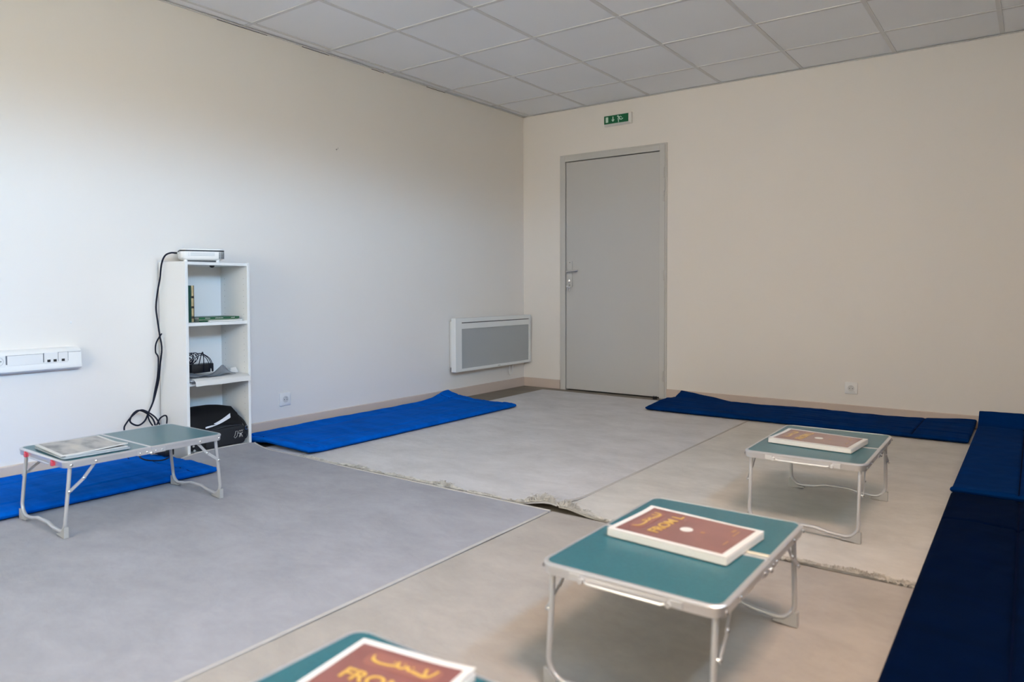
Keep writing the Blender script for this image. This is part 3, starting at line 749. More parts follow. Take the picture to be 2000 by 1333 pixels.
bm = bmesh.new()   # flap arching over the top, bulging at the left
def flapf(u, v):    # u along y, v from the back over the top and down the front
    y = -0.172+0.300*u
    arch = 1-(2*u-0.9)**2*0.35
    prof = [(-0.10, 0.10), (-0.09, 0.18), (-0.04, 0.222), (0.03, 0.228), (0.09, 0.195), (0.122, 0.150), (0.130, 0.125)]
    s = v*(len(prof)-1); i = min(int(s), len(prof)-2); f = s-i
    x = prof[i][0]*(1-f)+prof[i+1][0]*f; z = prof[i][1]*(1-f)+prof[i+1][1]*f
    z = z*(0.86+0.16*arch)-0.012*max(0, u-0.7)/0.3*v+0.004*noise.noise(Vector((u*4, v*3, 3)))
    z += 0.030*math.sin(PI*u)*v*v*0.35
    return Vector((x+0.004*math.sin(u*5), y, z))
fb = crumple(24, 18, flapf, 0.004)
flap = obj('flap', fb, m_blackf, t)
# pale reflective ribbon on the flap
bm = bmesh.new(); L = []
for k in range(17):
    u = k/16; yy = -0.095+0.155*u; zz = 0.132+0.045*u-0.008*math.sin(PI*u); xx = 0.137-0.012*u
    hh = 0.0035+0.0085*u
    L.append([Vector((xx, yy, zz-hh)), Vector((xx+0.0015, yy, zz-hh)), Vector((xx-0.002, yy, zz+hh)), Vector((xx-0.0035, yy, zz+hh))])
add_layers(bm, L); obj('reflective_ribbon', bm, m_plast if False else mat('silver_ribbon', (0.7, 0.72, 0.78), 0.35), flap)
# front pocket with piping and white outline emblem
bm = bmesh.new()
add_layers(bm, [[Vector((0.1185+dx, y, z)) for y, z in [(a*1.0+0.03, b+0.062) for a, b in rrect(0.12-ins, 0.052-ins, 0.02)]] for dx, ins in ((0, 0), (0.009, 0.002), (0.0125, 0.010))])
pk = obj('front_pocket', bm, m_blackf, t)
bm = bmesh.new(); add_tube(bm, [(0.130, -0.075+0.2*k/10, 0.108+0.012*math.sin(PI*k/10*0.8)) for k in range(11)], 0.0022, 6); obj('pocket_piping', bm, mat('piping_grey', (0.035, 0.037, 0.05), 0.5), pk)
def stroke(bm, pts, w=0.0009, f=lambda a, b: (0.1318, a, b)):
    add_tube(bm, [f(a, b) for a, b in pts], w, 5)
bm = bmesh.new(); ox, oz = 0.078, 0.046
stroke(bm, [(ox+a, oz+b) for a, b in ((0.010, 0.038), (0.024, 0.038), (0.018, 0.010), (0.006, 0.0), (-0.002, 0.008), (0.004, 0.014), (0.010, 0.038))])
stroke(bm, [(ox+a, oz+b) for a, b in ((0.030, 0.034), (0.036, 0.040), (0.040, 0.033), (0.046, 0.041), (0.050, 0.034), (0.056, 0.042))])
stroke(bm, [(ox+a, oz+b) for a, b in ((0.024, 0.026), (0.042, 0.022), (0.054, 0.027))], 0.0013)
for q in (((0.038, 0.022), (0.031, 0.002)), ((0.041, 0.020), (0.040, 0.003)), ((0.044, 0.020), (0.051, 0.002))): stroke(bm, [(ox+a, oz+b) for a, b in q], 0.0012)
obj('white_emblem', bm, m_paper, pk)
bm = bmesh.new(); add_tube(bm, [(0.03, 0.165, 0.15), (0.08, 0.172, 0.12), (0.11, 0.170, 0.085), (0.115, 0.160, 0.04), (0.118, 0.10, 0.018)], 0.008, 8, smooth=5); st = obj('strap', bm, m_blackf, t)
bm = bmesh.new(); add_tube(bm, [(0.120, 0.164+0.010*math.cos(a), 0.092+0.010*math.sin(a)) for a in [2*PI*k/16 for k in range(16)]], 0.002, 6, closed=True); obj('strap_ring', bm, m_chrome, st)
bm = bmesh.new(); add_dome(bm, (0.118, -0.150, 0.015), 0.008, (1, 0, 0)); add_dome(bm, (0.118, -0.155, 0.040), 0.006, (1, 0, 0)); obj('buckle', bm, m_foot, t)

# ------------------------------------------------------------------ carpets
def slab(x0, x1, y0, y1, top, th, nx, ny, edge=None):
    """closed sheet; top(x,y)->height of the upper face; edge(x,y)-> (dx,dy) wobble"""
    bm = bmesh.new(); Tt = []; Bt = []
    for i in range(nx+1):
        a, b = [], []
        for j in range(ny+1):
            x = x0+(x1-x0)*i/nx; y = y0+(y1-y0)*j/ny
            dx, dy = edge(x, y) if edge else (0, 0)
            z = top(x, y)
            a.append(bm.verts.new((x+dx, y+dy, z))); b.append(bm.verts.new((x+dx, y+dy, z-th)))
        Tt.append(a); Bt.append(b)
    for i in range(nx):
        for j in range(ny):
            bm.faces.new((Tt[i][j], Tt[i+1][j], Tt[i+1][j+1], Tt[i][j+1])); bm.faces.new((Bt[i][j], Bt[i][j+1], Bt[i+1][j+1], Bt[i+1][j]))
    for i in range(nx):
        bm.faces.new((Tt[i][0], Bt[i][0], Bt[i+1][0], Tt[i+1][0])); bm.faces.new((Tt[i][ny], Tt[i+1][ny], Bt[i+1][ny], Bt[i][ny]))
    for j in range(ny):
        bm.faces.new((Tt[0][j], Tt[0][j+1], Bt[0][j+1], Bt[0][j])); bm.faces.new((Tt[nx][j], Bt[nx][j], Bt[nx][j+1], Tt[nx][j+1]))
    return bm
m_bind = mat('carpet_binding', (0.45, 0.43, 0.41), 0.9)
m_fringe = mat('cotton_fringe', (0.47, 0.45, 0.41), 0.9, var=(40, 0.3, 2, (1, 1, 1)))
CT = 0.012
def g(x, c, w): return math.exp(-((x-c)/w)**2)
def topA(x, y):
    z = CT+0.0015*noise.noise(Vector((x*2, y*2, 0)))
    z += 0.027*max(0, 1-(x-0.195)/0.16)**2*(1 if x < 0.36 else 0)*(1/(1+math.exp((abs(y+3.26)-0.22)/0.035)))
    return max(z, 0.011)
A = obj('carpet', slab(0.192, 2.222, -7.3, -3.078, topA, 0.010, 46, 90, lambda x, y: (0.0, 0.020*max(0, 1-(x-0.19)/1.0)*(1 if y > -3.2 else 0))), carpet_mat('grey_lilac_pile', (0.350, 0.352, 0.385)))
tag(A, 'grey lilac carpet in the left foreground under the left folding table', 'carpet')
def topB(x, y):
    z = CT+0.0015*noise.noise(Vector((x*2, y*2, 5)))
    return z+0.028*g(x, 2.20, 0.10)*g(y, -3.04, 0.12)
B = obj('carpet', slab(0.272, 2.238, -3.052, -0.195, topB, 0.010, 60, 80), carpet_mat('pale_grey_pile', (0.59, 0.58, 0.59)))
tag(B, 'pale grey carpet in front of the door between the two long blue mats', 'carpet')
def topC(x, y):
    z = CT+0.0015*noise.noise(Vector((x*2, y*2, 9)))
    return z+0.020*g(x, 2.27, 0.09)*g(y, -3.04, 0.10)
Cc = obj('carpet', slab(2.247, 4.215, -3.050, -0.13, topC, 0.010, 60, 80), carpet_mat('beige_pile', (0.60, 0.58, 0.55)))
tag(Cc, 'beige carpet under the far right folding table', 'carpet')
def topD(x, y): return CT+0.0015*noise.noise(Vector((x*2, y*2, 13)))
D = obj('carpet', slab(2.234, 4.215, -7.3, -3.080, topD, 0.010, 46, 80), carpet_mat('warm_beige_pile', (0.40, 0.372, 0.345)))
tag(D, 'warm beige carpet in the right foreground under the two nearest tables', 'carpet')
def bind(parent, pts):
    bm = bmesh.new(); add_tube(bm, pts, 0.0055, 6); obj('binding', bm, m_bind, parent, label='pale stitched edge binding')
bind(A, [(2.224+0.003*noise.noise(Vector((0, y*0.3, 1))), y*0.1, 0.012) for y in range(-73, -30)])
bind(A, [(0.2+0.0506*k, -3.078+0.020*max(0, 1-(0.0506*k)/1.0), topA(0.2+0.0506*k, -3.09)-0.002) for k in range(41)])
bind(A, [(0.192, -7.3+0.0527*k, topA(0.192, -7.3+0.0527*k)-0.002) for k in range(81)])
bind(B, [(2.240, -3.05+0.0714*k, topB(2.238, -3.05+0.0714*k)-0.001) for k in range(41)])
def fringe(parent, x0, x1, yb, dy, n, zf, L=0.035, seed=3, lump=()):
    random.seed(seed); bm = bmesh.new()
    for k in range(n):
        x = x0+(x1-x0)*random.random()
        s = max(0.0, 0.55+1.6*noise.noise(Vector((x*5.3, seed, 0)))+0.9*noise.noise(Vector((x*23, seed, 2))))
        if s < 0.12: continue
        h = 0.004
        for c, w, a in lump: s *= 1+a*g(x, c, w)*0.6; h += 0.016*a*g(x, c, w)
        ln = L*random.uniform(0.35, 1.0)*min(s, 1.8)
        a = random.gauss(0, 0.8)
        ex, ey = math.sin(a)*ln, math.cos(a)*ln*dy
        z = zf(x)
        mid = Vector((x+ex*0.5+random.gauss(0, 0.003), yb+ey*0.5, z+random.uniform(0.2, 1)*h)); end = Vector((x+ex+random.gauss(0, 0.004), yb+ey, max(0.004, z+random.uniform(-0.5, 0.8)*h)))
        add_tube(bm, [(x, yb-0.004*dy, z-0.002), mid, end], 0.0011, 4)
    o = obj('fringe', bm, m_fringe, parent, smooth=False, label='frayed cotton fringe'); o['kind'] = 'stuff'
fringe(B, 0.60, 2.235, -3.054, -1, 1500, lambda x: topB(x, -3.05), 0.020, 3)
fringe(B, 0.60, 2.235, -3.052, 1, 1500, lambda x: topB(x, -3.05)+0.001, 0.030, 4, lump=((2.16, 0.07, 1.6), (1.62, 0.05, 0.9), (1.35, 0.05, 0.4)))
fringe(Cc, 2.250, 3.52, -3.053, -1, 1000, lambda x: topC(x, -3.05), 0.018, 5)
fringe(Cc, 2.250, 3.52, -3.050, 1, 1200, lambda x: topC(x, -3.05)+0.001, 0.028, 6, lump=((2.28, 0.06, 1.6), (3.35, 0.08, 0.6)))
fringe(B, 0.5, 1.42, -0.197, 1, 260, lambda x: 0.008, 0.035, 8)

# ------------------------------------------------------------------ quilted floor mats
def quilt(name, label, W_, Ln, th, curl, seams_u, seams_v, m, loc, rz, wr=0.004, seed=0, nx=64, ny=150):
    """W_ across (x), Ln along (y), origin at the corner; curl(u,v) -> (dz, dx, dy) of the underside, u,v in metres"""
    bm = bmesh.new(); R = th*0.75
    def edged(u, v):
        d_ = min(u, W_-u, v, Ln-v)
        return math.sqrt(max(0, 1-(1-min(d_, R)/R)**2))
    us = sorted(set([0, R*0.12, R*0.4, R*0.8]+[R+(W_-2*R)*i/nx for i in range(nx+1)]+[W_-R*0.8, W_-R*0.4, W_-R*0.12, W_]))
    vs = sorted(set([0, R*0.12, R*0.4, R*0.8]+[R+(Ln-2*R)*i/ny for i in range(ny+1)]+[Ln-R*0.8, Ln-R*0.4, Ln-R*0.12, Ln]))
    us = sorted(set(us+[c_+d_ for c_ in seams_u for d_ in (-0.018, -0.009, -0.0045, 0, 0.0045, 0.009, 0.018)]))
    vs = sorted(set(vs+[c_+d_ for c_ in seams_v for d_ in (-0.018, -0.009, -0.0045, 0, 0.0045, 0.009, 0.018)]))
    Tt, Bt = [], []
    for u in us:
        a, b = [], []
        for v in vs:
            q = 1.0
            for s in seams_u: q -= 0.60*g(u, s, 0.007)
            for s in seams_v: q -= 0.60*g(v, s, 0.007)
            dz, dx, dy = curl(u, v)
            wz = 1.3*wr*noise.noise(Vector((u*7, v*2.2, seed)))+wr*0.8*noise.noise(Vector((u*22, v*8, seed+4)))+wr*0.35*noise.noise(Vector((u*55, v*16, seed+9)))
            e = edged(u, v)
            zt = th*(0.5+0.5*e*max(0.03, q))+wz*e; zb = th*0.5*(1-e)
            a.append(bm.verts.new((u+dx, v+dy, dz+zt))); b.append(bm.verts.new((u+dx, v+dy, dz+zb)))
        Tt.append(a); Bt.append(b)
    NX, NY = len(us)-1, len(vs)-1
    for i in range(NX):
        for j in range(NY):
            bm.faces.new((Tt[i][j], Tt[i+1][j], Tt[i+1][j+1], Tt[i][j+1]))
            bm.faces.new((Bt[i][j], Bt[i][j+1], Bt[i+1][j+1], Bt[i+1][j]))
    for i in range(NX):
        bm.faces.new((Tt[i][0], Bt[i][0], Bt[i+1][0], Tt[i+1][0])); bm.faces.new((Tt[i][NY], Tt[i+1][NY], Bt[i+1][NY], Bt[i][NY]))
    for j in range(NY):
        bm.faces.new((Tt[0][j], Tt[0][j+1], Bt[0][j+1], Bt[0][j])); bm.faces.new((Tt[NX][j], Bt[NX][j], Bt[NX][j+1], Tt[NX][j+1]))
    bmesh.ops.remove_doubles(bm, verts=bm.verts, dist=0.00005)
    o = obj(name, bm, m, loc=loc, rotz=rz)
    for p in o.data.polygons: p.use_smooth = True
    tag(o, label, 'floor mat')
    lines = [[(c_, R+(Ln-2*R)*k/60) for k in range(61)] for c_ in seams_u]+[[(R+(W_-2*R)*k/30, c_) for k in range(31)] for c_ in seams_v]
    for ln in lines:      # navy thread lying in the quilting groove
        pts = []
        for u, v in ln:
            dz, dx, dy = curl(u, v)
            wz = 1.3*wr*noise.noise(Vector((u*7, v*2.2, seed)))+wr*0.8*noise.noise(Vector((u*22, v*8, seed+4)))+wr*0.35*noise.noise(Vector((u*55, v*16, seed+9)))
            pts.append((u+dx, v+dy, dz+th*0.715+wz))
        b_ = bmesh.new(); add_tube(b_, pts, 0.0030, 6); obj('stitching', b_, m_thread, o)
    return o
# mat against the left wall, near end (lies on the carpet on its room side)
def c1(u, v):
    z = 0.001+(CT+0.003)*min(1, max(0, (u-0.06)/0.16))
    return (z+0.016*max(0, 1-u/0.05), 0.010*u*v, 0.02*u)
quilt('quilted_mat', 'bright blue quilted mat along the left wall under the left table', 0.638, 1.98, 0.032, c1, (0.13, 0.50), (1.86,), m_velvet, (-0.066, -5.515, 0), 0, 0.005, 1)
def c2(u, v):
    z = 0.001+(CT+0.003)*min(1, max(0, (u-0.16)/0.13))
    corner = g(v, 1.93, 0.16)*max(0, 1-u/0.30)
    lift = 0.022*max(0, 1-v/0.10)*(1-abs(2*u/0.7-0.9)*0.5)
    return (z+0.055*corner+0.012*max(0, 1-u/0.05)+lift, -0.006*corner, -0.05*u*(v/1.94)+0.0)
quilt('quilted_mat', 'bright blue quilted mat along the left wall right of the bookcase', 0.70, 1.95, 0.030, c2, (0.12, 0.58), (0.12, 1.83), m_velvet, (-0.046, -3.040, 0), 0.0, 0.005, 2)
# mat along the door wall (built along y, turned): local u -> towards the room, v -> along x
def c3(u, v):
    z = 0.001+(CT+0.003)*min(1, max(0, (u-0.03)/0.07))
    c = max(0, 1-v/0.42)
    back = 0.062*max(0, 1-u/0.12)*(c**1.2)+0.030*max(0, 1-u/0.10)*max(0, (v-1.2)/0.8)
    return (z+back+0.018*c*g(u, 0.35, 0.18)+0.004*math.sin(v*7)*max(0, 1-u/0.2), 0, 0.03*u*(1-v)*0)
o = quilt('quilted_mat', 'blue quilted mat with shade put into its colour, along the door wall below the white socket', 0.66, 2.01, 0.030, c3, (0.16, 0.50), (1.72,), m_velvet_shaded, (1.490, -0.014, 0), 0, 0.006, 3)
o.rotation_euler = (0, 0, -PI/2)
o.scale = (1, 1, 1)
# mirror the local x so that u runs from the wall (y=-0.014) into the room and v runs along +x
for v in o.data.vertices:
    u_, v_ = v.co.x, v.co.y
    v.co.x, v.co.y = u_, v_
# two mats along the right wall
def c4(u, v):
    z = 0.004+CT
    e = max(0, v-1.80)/0.12
    lip = 0.020*g(v, 0.0, 0.05)
    return (z+0.075*min(1.3, e)**1.4+lip+0.02*max(0, (v-1.75)/0.17)*(u/0.7), 0, 0)
quilt('quilted_mat', 'blue quilted mat with shade put into its colour, along the right edge, far end curling up the door wall', 0.70, 1.925, 0.030, c4, (0.24,), (1.78,), m_velvet_shaded, (3.512, -1.945, 0), 0, 0.004, 4)
def c5(u, v):
    z = 0.004+CT
    return (z, 0.010*(1-v/2), 0)
quilt('quilted_mat', 'blue quilted mat painted near black as in shade, in the right foreground beside the tables', 0.70, 2.6, 0.034, c5, (0.24,), (2.18,), m_velvet_deep_shade, (3.520, -4.56, 0), 0, 0.004, 5)

# ------------------------------------------------------------------ folding tables
TW, TL, TH = 0.425, 0.622, 0.280
def make_table(name, label, loc, rz, red=False, tape=False):
    t = thing(name, label, 'folding table', loc, rz, 'low folding tables')
    hx, hy = TW/2, TL/2; fz0, fz1 = TH-0.026, TH
    # aluminium edge frame in two halves
    for s in (-1, 1):
        # outline of half a rounded rectangle (outer) from fold to fold
        def half(off, r):
            pts = []; X, Y_ = hx-off, hy-off; r = max(0.004, r-off)
            pts.append((X, 0.0012*1)); 
            for k in range(9):
                a = PI/2*k/8; pts.append((X-r+r*math.cos(a), Y_-r+r*math.sin(a)))
            for k in range(9):
                a = PI/2+PI/2*k/8; pts.append((-X+r+r*math.cos(a), Y_-r+r*math.sin(a)))
            pts.append((-X, 0.0012)); return [(x, y*s) for x, y in pts]
        bm = bmesh.new(); R = 0.034
        prof = [(0.0015, fz0), (0.0, fz0+0.004), (0.0, fz1-0.012), (-0.002, fz1-0.009), (-0.002, fz1-0.004), (0.001, fz1-0.0008), (0.004, fz1), (0.0085, fz1-0.0004), (0.0085, fz1-0.003), (0.004, fz1-0.004), (0.004, fz0)]
        rings = [[Vector((x, y, z)) for x, y in half(o_, R)] for o_, z in prof]
        n = len(rings[0]); V = [[bm.verts.new(p) for p in L] for L in rings]; m_ = len(V)
        for i in range(m_):
            for k in range(n-1): bm.faces.new((V[i][k], V[i][k+1], V[(i+1) % m_][k+1], V[(i+1) % m_][k]))
        bm.faces.new([V[i][0] for i in range(m_)]); bm.faces.new([V[i][-1] for i in reversed(range(m_))])
        fr = obj('edge_frame', bm, m_alu, t)
        # teal sheet
        bm = bmesh.new(); poly = half(0.0075, R)
        add_layers(bm, [[Vector((x, y, z)) for x, y in poly] for z in (fz1-0.0045, fz1-0.0012)])
        obj('teal_panel', bm, m_teal, t, smooth=False)
        # fold strip
        obj('fold_strip', boxbm(-hx+0.006, hx-0.006, min(s*0.0008, s*0.0058), max(s*0.0008, s*0.0058), fz1-0.004, fz1-0.0002, bev=0.0008, seg=1), m_alu, t, smooth=False)
        # U shaped leg tube
        xl = 0.190; yt = s*0.286; yb = s*0.306; r = 0.0066; q = 0.045
        pts = [(-xl, yt, fz0+0.004)]
        zb = 0.016
        for k in range(7):
            a = PI/2*k/6; pts.append((-xl+q-q*math.cos(a), yb-s*0.001, zb+q-q*math.sin(a)))
        pts += [(-0.09, yb, zb+0.004), (-0.045, yb, zb+0.014), (0.045, yb, zb+0.014), (0.09, yb, zb+0.004)]
        for k in range(7):
            a = PI/2*(1-k/6); pts.append((xl-q+q*math.cos(a), yb-s*0.001, zb+q-q*math.sin(a)))
        pts.append((xl, yt, fz0+0.004))
        bm = bmesh.new(); add_tube(bm, pts, r, 12)
        add_box(bm, -xl-0.006, xl+0.006, min(yt-s*0.004, yt+s*0.006), max(yt-s*0.004, yt+s*0.006), fz0+0.002, fz0+0.012)
        leg = obj('leg_frame', bm, m_tube, t)
        for sx in (-1, 1):
            bm = bmesh.new()   # gusset shaped foot
            poly = [(sx*(xl+0.009), 0.0), (sx*(xl+0.009), 0.040), (sx*(xl-0.002), 0.038), (sx*(xl-0.010), 0.027), (sx*(xl-0.026), 0.014), (sx*(xl-0.055), 0.009), (sx*(xl-0.055), 0.005)]
            add_layers(bm, [[Vector((x, y, z)) for x, z in poly] for y in (yb-0.008, yb+0.008)])
            obj('foot', bm, m_foot, leg, smooth=False)
            # two link brace with rivets
            P0 = Vector((sx*(xl+0.004), s*0.200, fz0+0.004)); P2 = Vector((sx*(xl+0.010), s*0.294, 0.168)); P1 = (P0+P2)/2+Vector((0, -s*0.004, -0.006))
            bm = bmesh.new()
            def bar(a, b, w=0.011, th=0.002, ox=0):
                dd = (b-a).normalized(); pn = Vector((0, -dd.z, dd.y))*w/2
                a = a-dd*0.005; b = b+dd*0.005
                L = [[a+pn+Vector((ox+e, 0, 0)), b+pn+Vector((ox+e, 0, 0)), b-pn+Vector((ox+e, 0, 0)), a-pn+Vector((ox+e, 0, 0))] for e in (-th/2, th/2)]
                add_layers(bm, L)
            bar(P0, P1); bar(P1, P2, ox=sx*0.0022)
            br = obj('brace', bm, m_tube, t, smooth=False)
            for p in (P0, P1, P2):
                bm = bmesh.new(); add_dome(bm, p+Vector((sx*0.003, 0, 0)), 0.0052, (sx, 0, 0), 0.003)
                if p is P2: add_cyl(bm, P2-Vector((sx*0.014, 0, 0)), 0.003, sx*0.0175, 'x', 8)
                obj('rivet', bm, m_chrome, br)
            for y in (s*0.290, s*0.205):
                bm = bmesh.new(); add_dome(bm, (sx*(hx+0.0005), y, fz0+0.010), 0.0055, (sx, 0, 0), 0.003)
                obj('rivet', bm, m_chrome, fr)
    for sx in (-1, 1):
        bm = bmesh.new()
        add_box(bm, sx*(hx+0.0002) if sx > 0 else -(hx+0.0022), (hx+0.0022) if sx > 0 else -(hx+0.0002), -0.055, 0.055, fz0-0.001, fz0+0.016)
        hp = obj('hinge_plate', bm, m_alu, t, smooth=False)
        for y in (-0.044, -0.018, 0.018, 0.044):
            bm = bmesh.new(); add_dome(bm, (sx*(hx+0.0022), y, fz0+0.008), 0.0042, (sx, 0, 0), 0.0025); obj('rivet', bm, m_chrome, hp)
        bm = bmesh.new(); add_dome(bm, (sx*(hx+0.0022), 0, fz0+0.001), 0.0075, (sx, 0, 0), 0.005)
        obj('pivot', bm, m_chrome, hp)
    # latches and carry handle on the near short side
    y = -hy
    for sx in (-1, 1):
        bm = bmesh.new(); x = sx*0.118
        add_box(bm, x-0.014, x+0.014, y-0.0035, y+0.0005, fz0+0.002, fz0+0.018, 0.001, 1)
        if red: add_box(bm, x-0.006, x+0.010, y-0.010, y-0.003, fz0+0.0, fz0+0.016, 0.002, 1); add_box(bm, x-0.010, x+0.002, y-0.008, y-0.003, fz0+0.010, fz0+0.022, 0.002, 1)
        else: add_cyl(bm, (x+0.016*(-sx), y, fz0+0.006), 0.006, -0.008, 'y', 12)
        obj('latch', bm, m_red if red else m_alu, t, smooth=False, label='red plastic latch' if red else 'metal latch')
    bm = bmesh.new(); add_tube(bm, [(-0.092, y-0.002, fz0+0.005), (-0.086, y-0.004, fz0+0.003), (0.086, y-0.004, fz0+0.003), (0.092, y-0.002, fz0+0.005)], 0.003, 8)
    obj('carry_handle', bm, m_alu, t)
    if tape:
        obj('cream_tape', boxbm(0.02, hx-0.008, 0.010, 0.026, fz1-0.0012, fz1-0.0002), mat('cream_tape', (0.66, 0.62, 0.50), 0.6), t, smooth=False)
    return t
TT = CT+0.001
make_table('folding_table', 'low folding table with red latches beside the left wall mat', (0.785, -4.060, TT), 0.0, red=True)
make_table('folding_table', 'low teal folding table with cream tape at its fold, before the carpet corner', (3.105, -3.843, TT), 0.005, tape=True)
make_table('folding_table', 'farthest low folding table, near the darkened blue mat by the door wall', (3.112, -2.458, TT), 0.012)
make_table('folding_table', 'nearest low folding table, cut off at the bottom of the photo', (3.018, -4.922, TT), 0.0, red=True)

# ------------------------------------------------------------------ books on the tables
ZT = TT+TH
def bound_book(label, x, y, rz, h, W_=0.225, L_=0.312, rich=True, z=ZT):
    # local: reading direction +x, top of the cover at +y
    t = thing('ring_bound_book', label, 'book', (x, y, z), rz)
    hx, hy = W_/2, L_/2
    # page block with soft rounded edge
    bm = bmesh.new()
    add_layers(bm, [[Vector((a, b, z_)) for a, b in rrect(hx-i_, hy-i_, 0.004, 3)] for i_, z_ in ((0.002, 0.0002), (0.0, 0.002), (0.0, h-0.004), (0.002, h-0.0015))])
    obj('pages', bm, m_paper, t)
    bm = bmesh.new()   # plain white cover sheet, slightly lifted at a corner
    def cs(u, v, e=0.0):
        return Vector((-hx+2*hx*u, -hy+2*hy*v, h+0.0002+0.004*(max(0, u-0.6)/0.4)**2*(max(0, v-0.2)/0.8)+e))
    nx, ny = 10, 12
    def sheet(u0, u1, v0, v1, e, th=0.0008):
        b = bmesh.new(); G = [[b.verts.new(cs(u0+(u1-u0)*i/nx, v0+(v1-v0)*j/ny, e)) for j in range(ny+1)] for i in range(nx+1)]
        G2 = [[b.verts.new(cs(u0+(u1-u0)*i/nx, v0+(v1-v0)*j/ny, e-th)) for j in range(ny+1)] for i in range(nx+1)]
        for i in range(nx):
            for j in range(ny):
                b.faces.new((G[i][j], G[i+1][j], G[i+1][j+1], G[i][j+1])); b.faces.new((G2[i][j], G2[i][j+1], G2[i+1][j+1], G2[i+1][j]))
        for i in range(nx): b.faces.new((G[i][0], G2[i][0], G2[i+1][0], G[i+1][0])); b.faces.new((G[i][ny], G[i+1][ny], G2[i+1][ny], G2[i][ny]))
        for j in range(ny): b.faces.new((G[0][j], G[0][j+1], G2[0][j+1], G2[0][j])); b.faces.new((G[nx][j], G2[nx][j], G2[nx][j+1], G[nx][j+1]))
        return b
    cv = obj('cover', sheet(0, 1, 0, 1, 0), m_paper, t)
    bx, by = 0.014/W_, 0.016/L_
    pr = obj('maroon_print', sheet(bx, 1-bx, by, 1-by, 0.0009, 0.0006), m_maroon, cv)
    e = 0.0014
    def on(bm):   # settle flat artwork on the curved cover
        for v in bm.verts:
            u, w = (v.co.x+hx)/(2*hx), (v.co.y+hy)/(2*hy); v.co.z += cs(u, w, e).z
        return bm
    # title cartouche with brush lettering
    bm = bmesh.new(); add_prism(bm, [(a+0.006, b+0.107) for a, b in rrect(0.072, 0.020, 0.016, 5)], -0.0004, 0.0); obj('title_panel', on(bm), m_maroon2, pr, smooth=False)
    bm = bmesh.new()
    def brush(pts, r, fl=0.12):
        b = bmesh.new(); add_tube(b, [(a, c, 0) for a, c in pts], r, 8, smooth=4)
        for v in b.verts: v.co.z *= fl
        add_bm(bm, b)
    brush([(-0.056, 0.116), (-0.050, 0.104), (-0.036, 0.099), (-0.018, 0.100), (-0.004, 0.104)], [0.002]*3+[0.0032]*20)
    brush([(-0.006, 0.116), (-0.002, 0.104), (0.008, 0.102), (0.014, 0.110), (0.020, 0.102), (0.030, 0.102)], 0.003)
    brush([(0.028, 0.102), (0.040, 0.099), (0.054, 0.097), (0.062, 0.102)], 0.0034)
    brush([(0.046, 0.118), (0.050, 0.106), (0.054, 0.098)], 0.0028); brush([(0.066, 0.120), (0.064, 0.108), (0.060, 0.099)], 0.0028)
    for a, c in ((0.006, 0.114), (0.024, 0.112), (-0.012, 0.112)): brush([(a-0.0015, c), (a+0.0015, c)], 0.002)
    for v in bm.verts: v.co.z += 0.0009
    obj('brush_lettering', on(bm), m_gold, pr)
    b = text_bm('FROM L', 0.040, 0.0003)
    for v in b.verts: v.co.x = v.co.x*1.08+0.004; v.co.y = v.co.y+0.052; v.co.z += 0.0004
    # heavier letters
    obj('gold_lettering', on(b), m_gold, pr, smooth=False)
    bm = bmesh.new(); add_prism(bm, [(0.016*math.cos(2*PI*k/24), -0.004+0.016*math.sin(2*PI*k/24)) for k in range(24)], -0.0004, 0.0); obj('round_seal', on(bm), m_seal, pr, smooth=False)
    bm = bmesh.new(); add_prism(bm, [(0.004+0.006*math.cos(2*PI*k/16), -0.045+0.006*math.sin(2*PI*k/16)) for k in range(16)], -0.0004, 0.0)
    for (a, c, w_, hh) in ((0.062, -0.100, 0.022, 0.008), (0.045, -0.112, 0.040, 0.004), (-0.030, -0.118, 0.030, 0.004)):
        add_prism(bm, [(a-w_/2, c-hh/2), (a+w_/2, c-hh/2), (a+w_/2, c+hh/2), (a-w_/2, c+hh/2)], -0.0004, 0.0)
    obj('small_print', on(bm), m_gold2, pr, smooth=False)
    return t
bound_book('maroon and gold covered white book on the nearest folding table', 3.004, -4.800, math.radians(8), 0.017)
bound_book('maroon and gold covered white book on the table with cream tape', 3.104, -3.820, math.radians(86), 0.020)
bound_book('faded looking maroon covered white book on the farthest table', 3.106, -2.490, math.radians(85), 0.020)
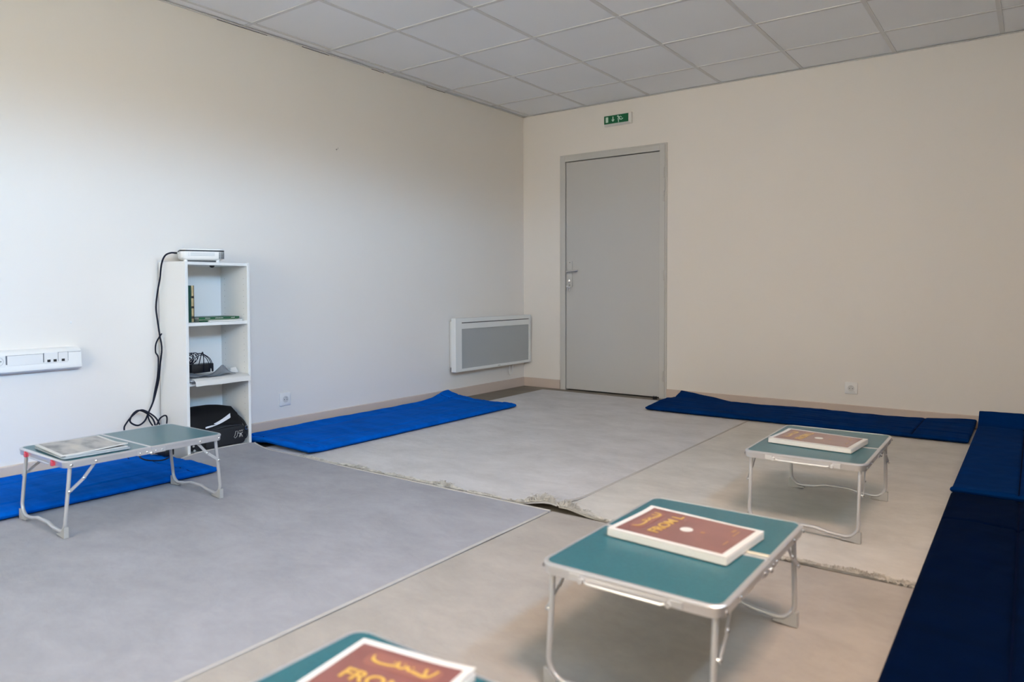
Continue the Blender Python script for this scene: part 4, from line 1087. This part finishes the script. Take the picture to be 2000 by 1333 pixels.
# grey picture folder on the left table
m_photo = mat('grey_photo_print', (0.36, 0.355, 0.35), 0.35)
def _photo():
    n = m_photo.node_tree; b = n.nodes['Principled BSDF']
    t_ = n.nodes.new('ShaderNodeTexCoord'); mp = n.nodes.new('ShaderNodeMapping'); mp.inputs['Scale'].default_value = (6, 16, 1)
    nz = n.nodes.new('ShaderNodeTexNoise'); nz.inputs['Scale'].default_value = 1.0; nz.inputs['Detail'].default_value = 3
    r = n.nodes.new('ShaderNodeValToRGB'); r.color_ramp.elements[0].position = 0.36; r.color_ramp.elements[0].color = (0.15, 0.145, 0.15, 1)
    r.color_ramp.elements[1].position = 0.5; r.color_ramp.elements[1].color = (0.38, 0.37, 0.36, 1)
    k_ = r.color_ramp.elements.new(0.66); k_.color = (0.52, 0.49, 0.44, 1)
    n.links.new(t_.outputs['Object'], mp.inputs[0]); n.links.new(mp.outputs[0], nz.inputs[0]); n.links.new(nz.outputs[0], r.inputs[0]); n.links.new(r.outputs[0], b.inputs['Base Color'])
_photo()
t = thing('picture_folder', 'clear sleeved booklet underneath the grey picture booklet on the left table', 'booklet', (0.818, -4.235, ZT), math.radians(-3))
bm = bmesh.new(); add_layers(bm, [[Vector((a, b, z_)) for a, b in rrect(0.150-i_, 0.118-i_, 0.010, 4)] for i_, z_ in ((0.003, 0.0003), (0.0, 0.002), (0.0, 0.007), (0.003, 0.009))]); obj('clear_sleeve', bm, m_plast, t)
bm = boxbm(-0.142, 0.142, -0.108, 0.108, 0.0092, 0.0125, bev=0.001, seg=1); obj('pages', bm, m_paper, t, smooth=False)
t = thing('picture_booklet', 'booklet with a grey picture cover and white border on the left table', 'booklet', (0.815, -4.240, ZT+0.0127), math.radians(-5))
def bend(bm):
    for v in bm.verts: v.co.z += 0.010*max(0, (v.co.x-0.02)/0.13)**1.5*max(0, (v.co.y+0.05)/0.15) if v.co.x > 0.02 and v.co.y > -0.05 else 0
    return bm
def gridbox(x0, x1, y0, y1, z0, z1, nx=12, ny=10):
    return slab(x0, x1, y0, y1, lambda x, y: z1, z1-z0, nx, ny)
obj('cover', bend(gridbox(-0.150, 0.150, -0.115, 0.115, 0.0, 0.0025)), m_paper, t)
obj('picture_print', bend(gridbox(-0.138, 0.138, -0.103, 0.103, 0.0025, 0.0029)), m_photo, t)
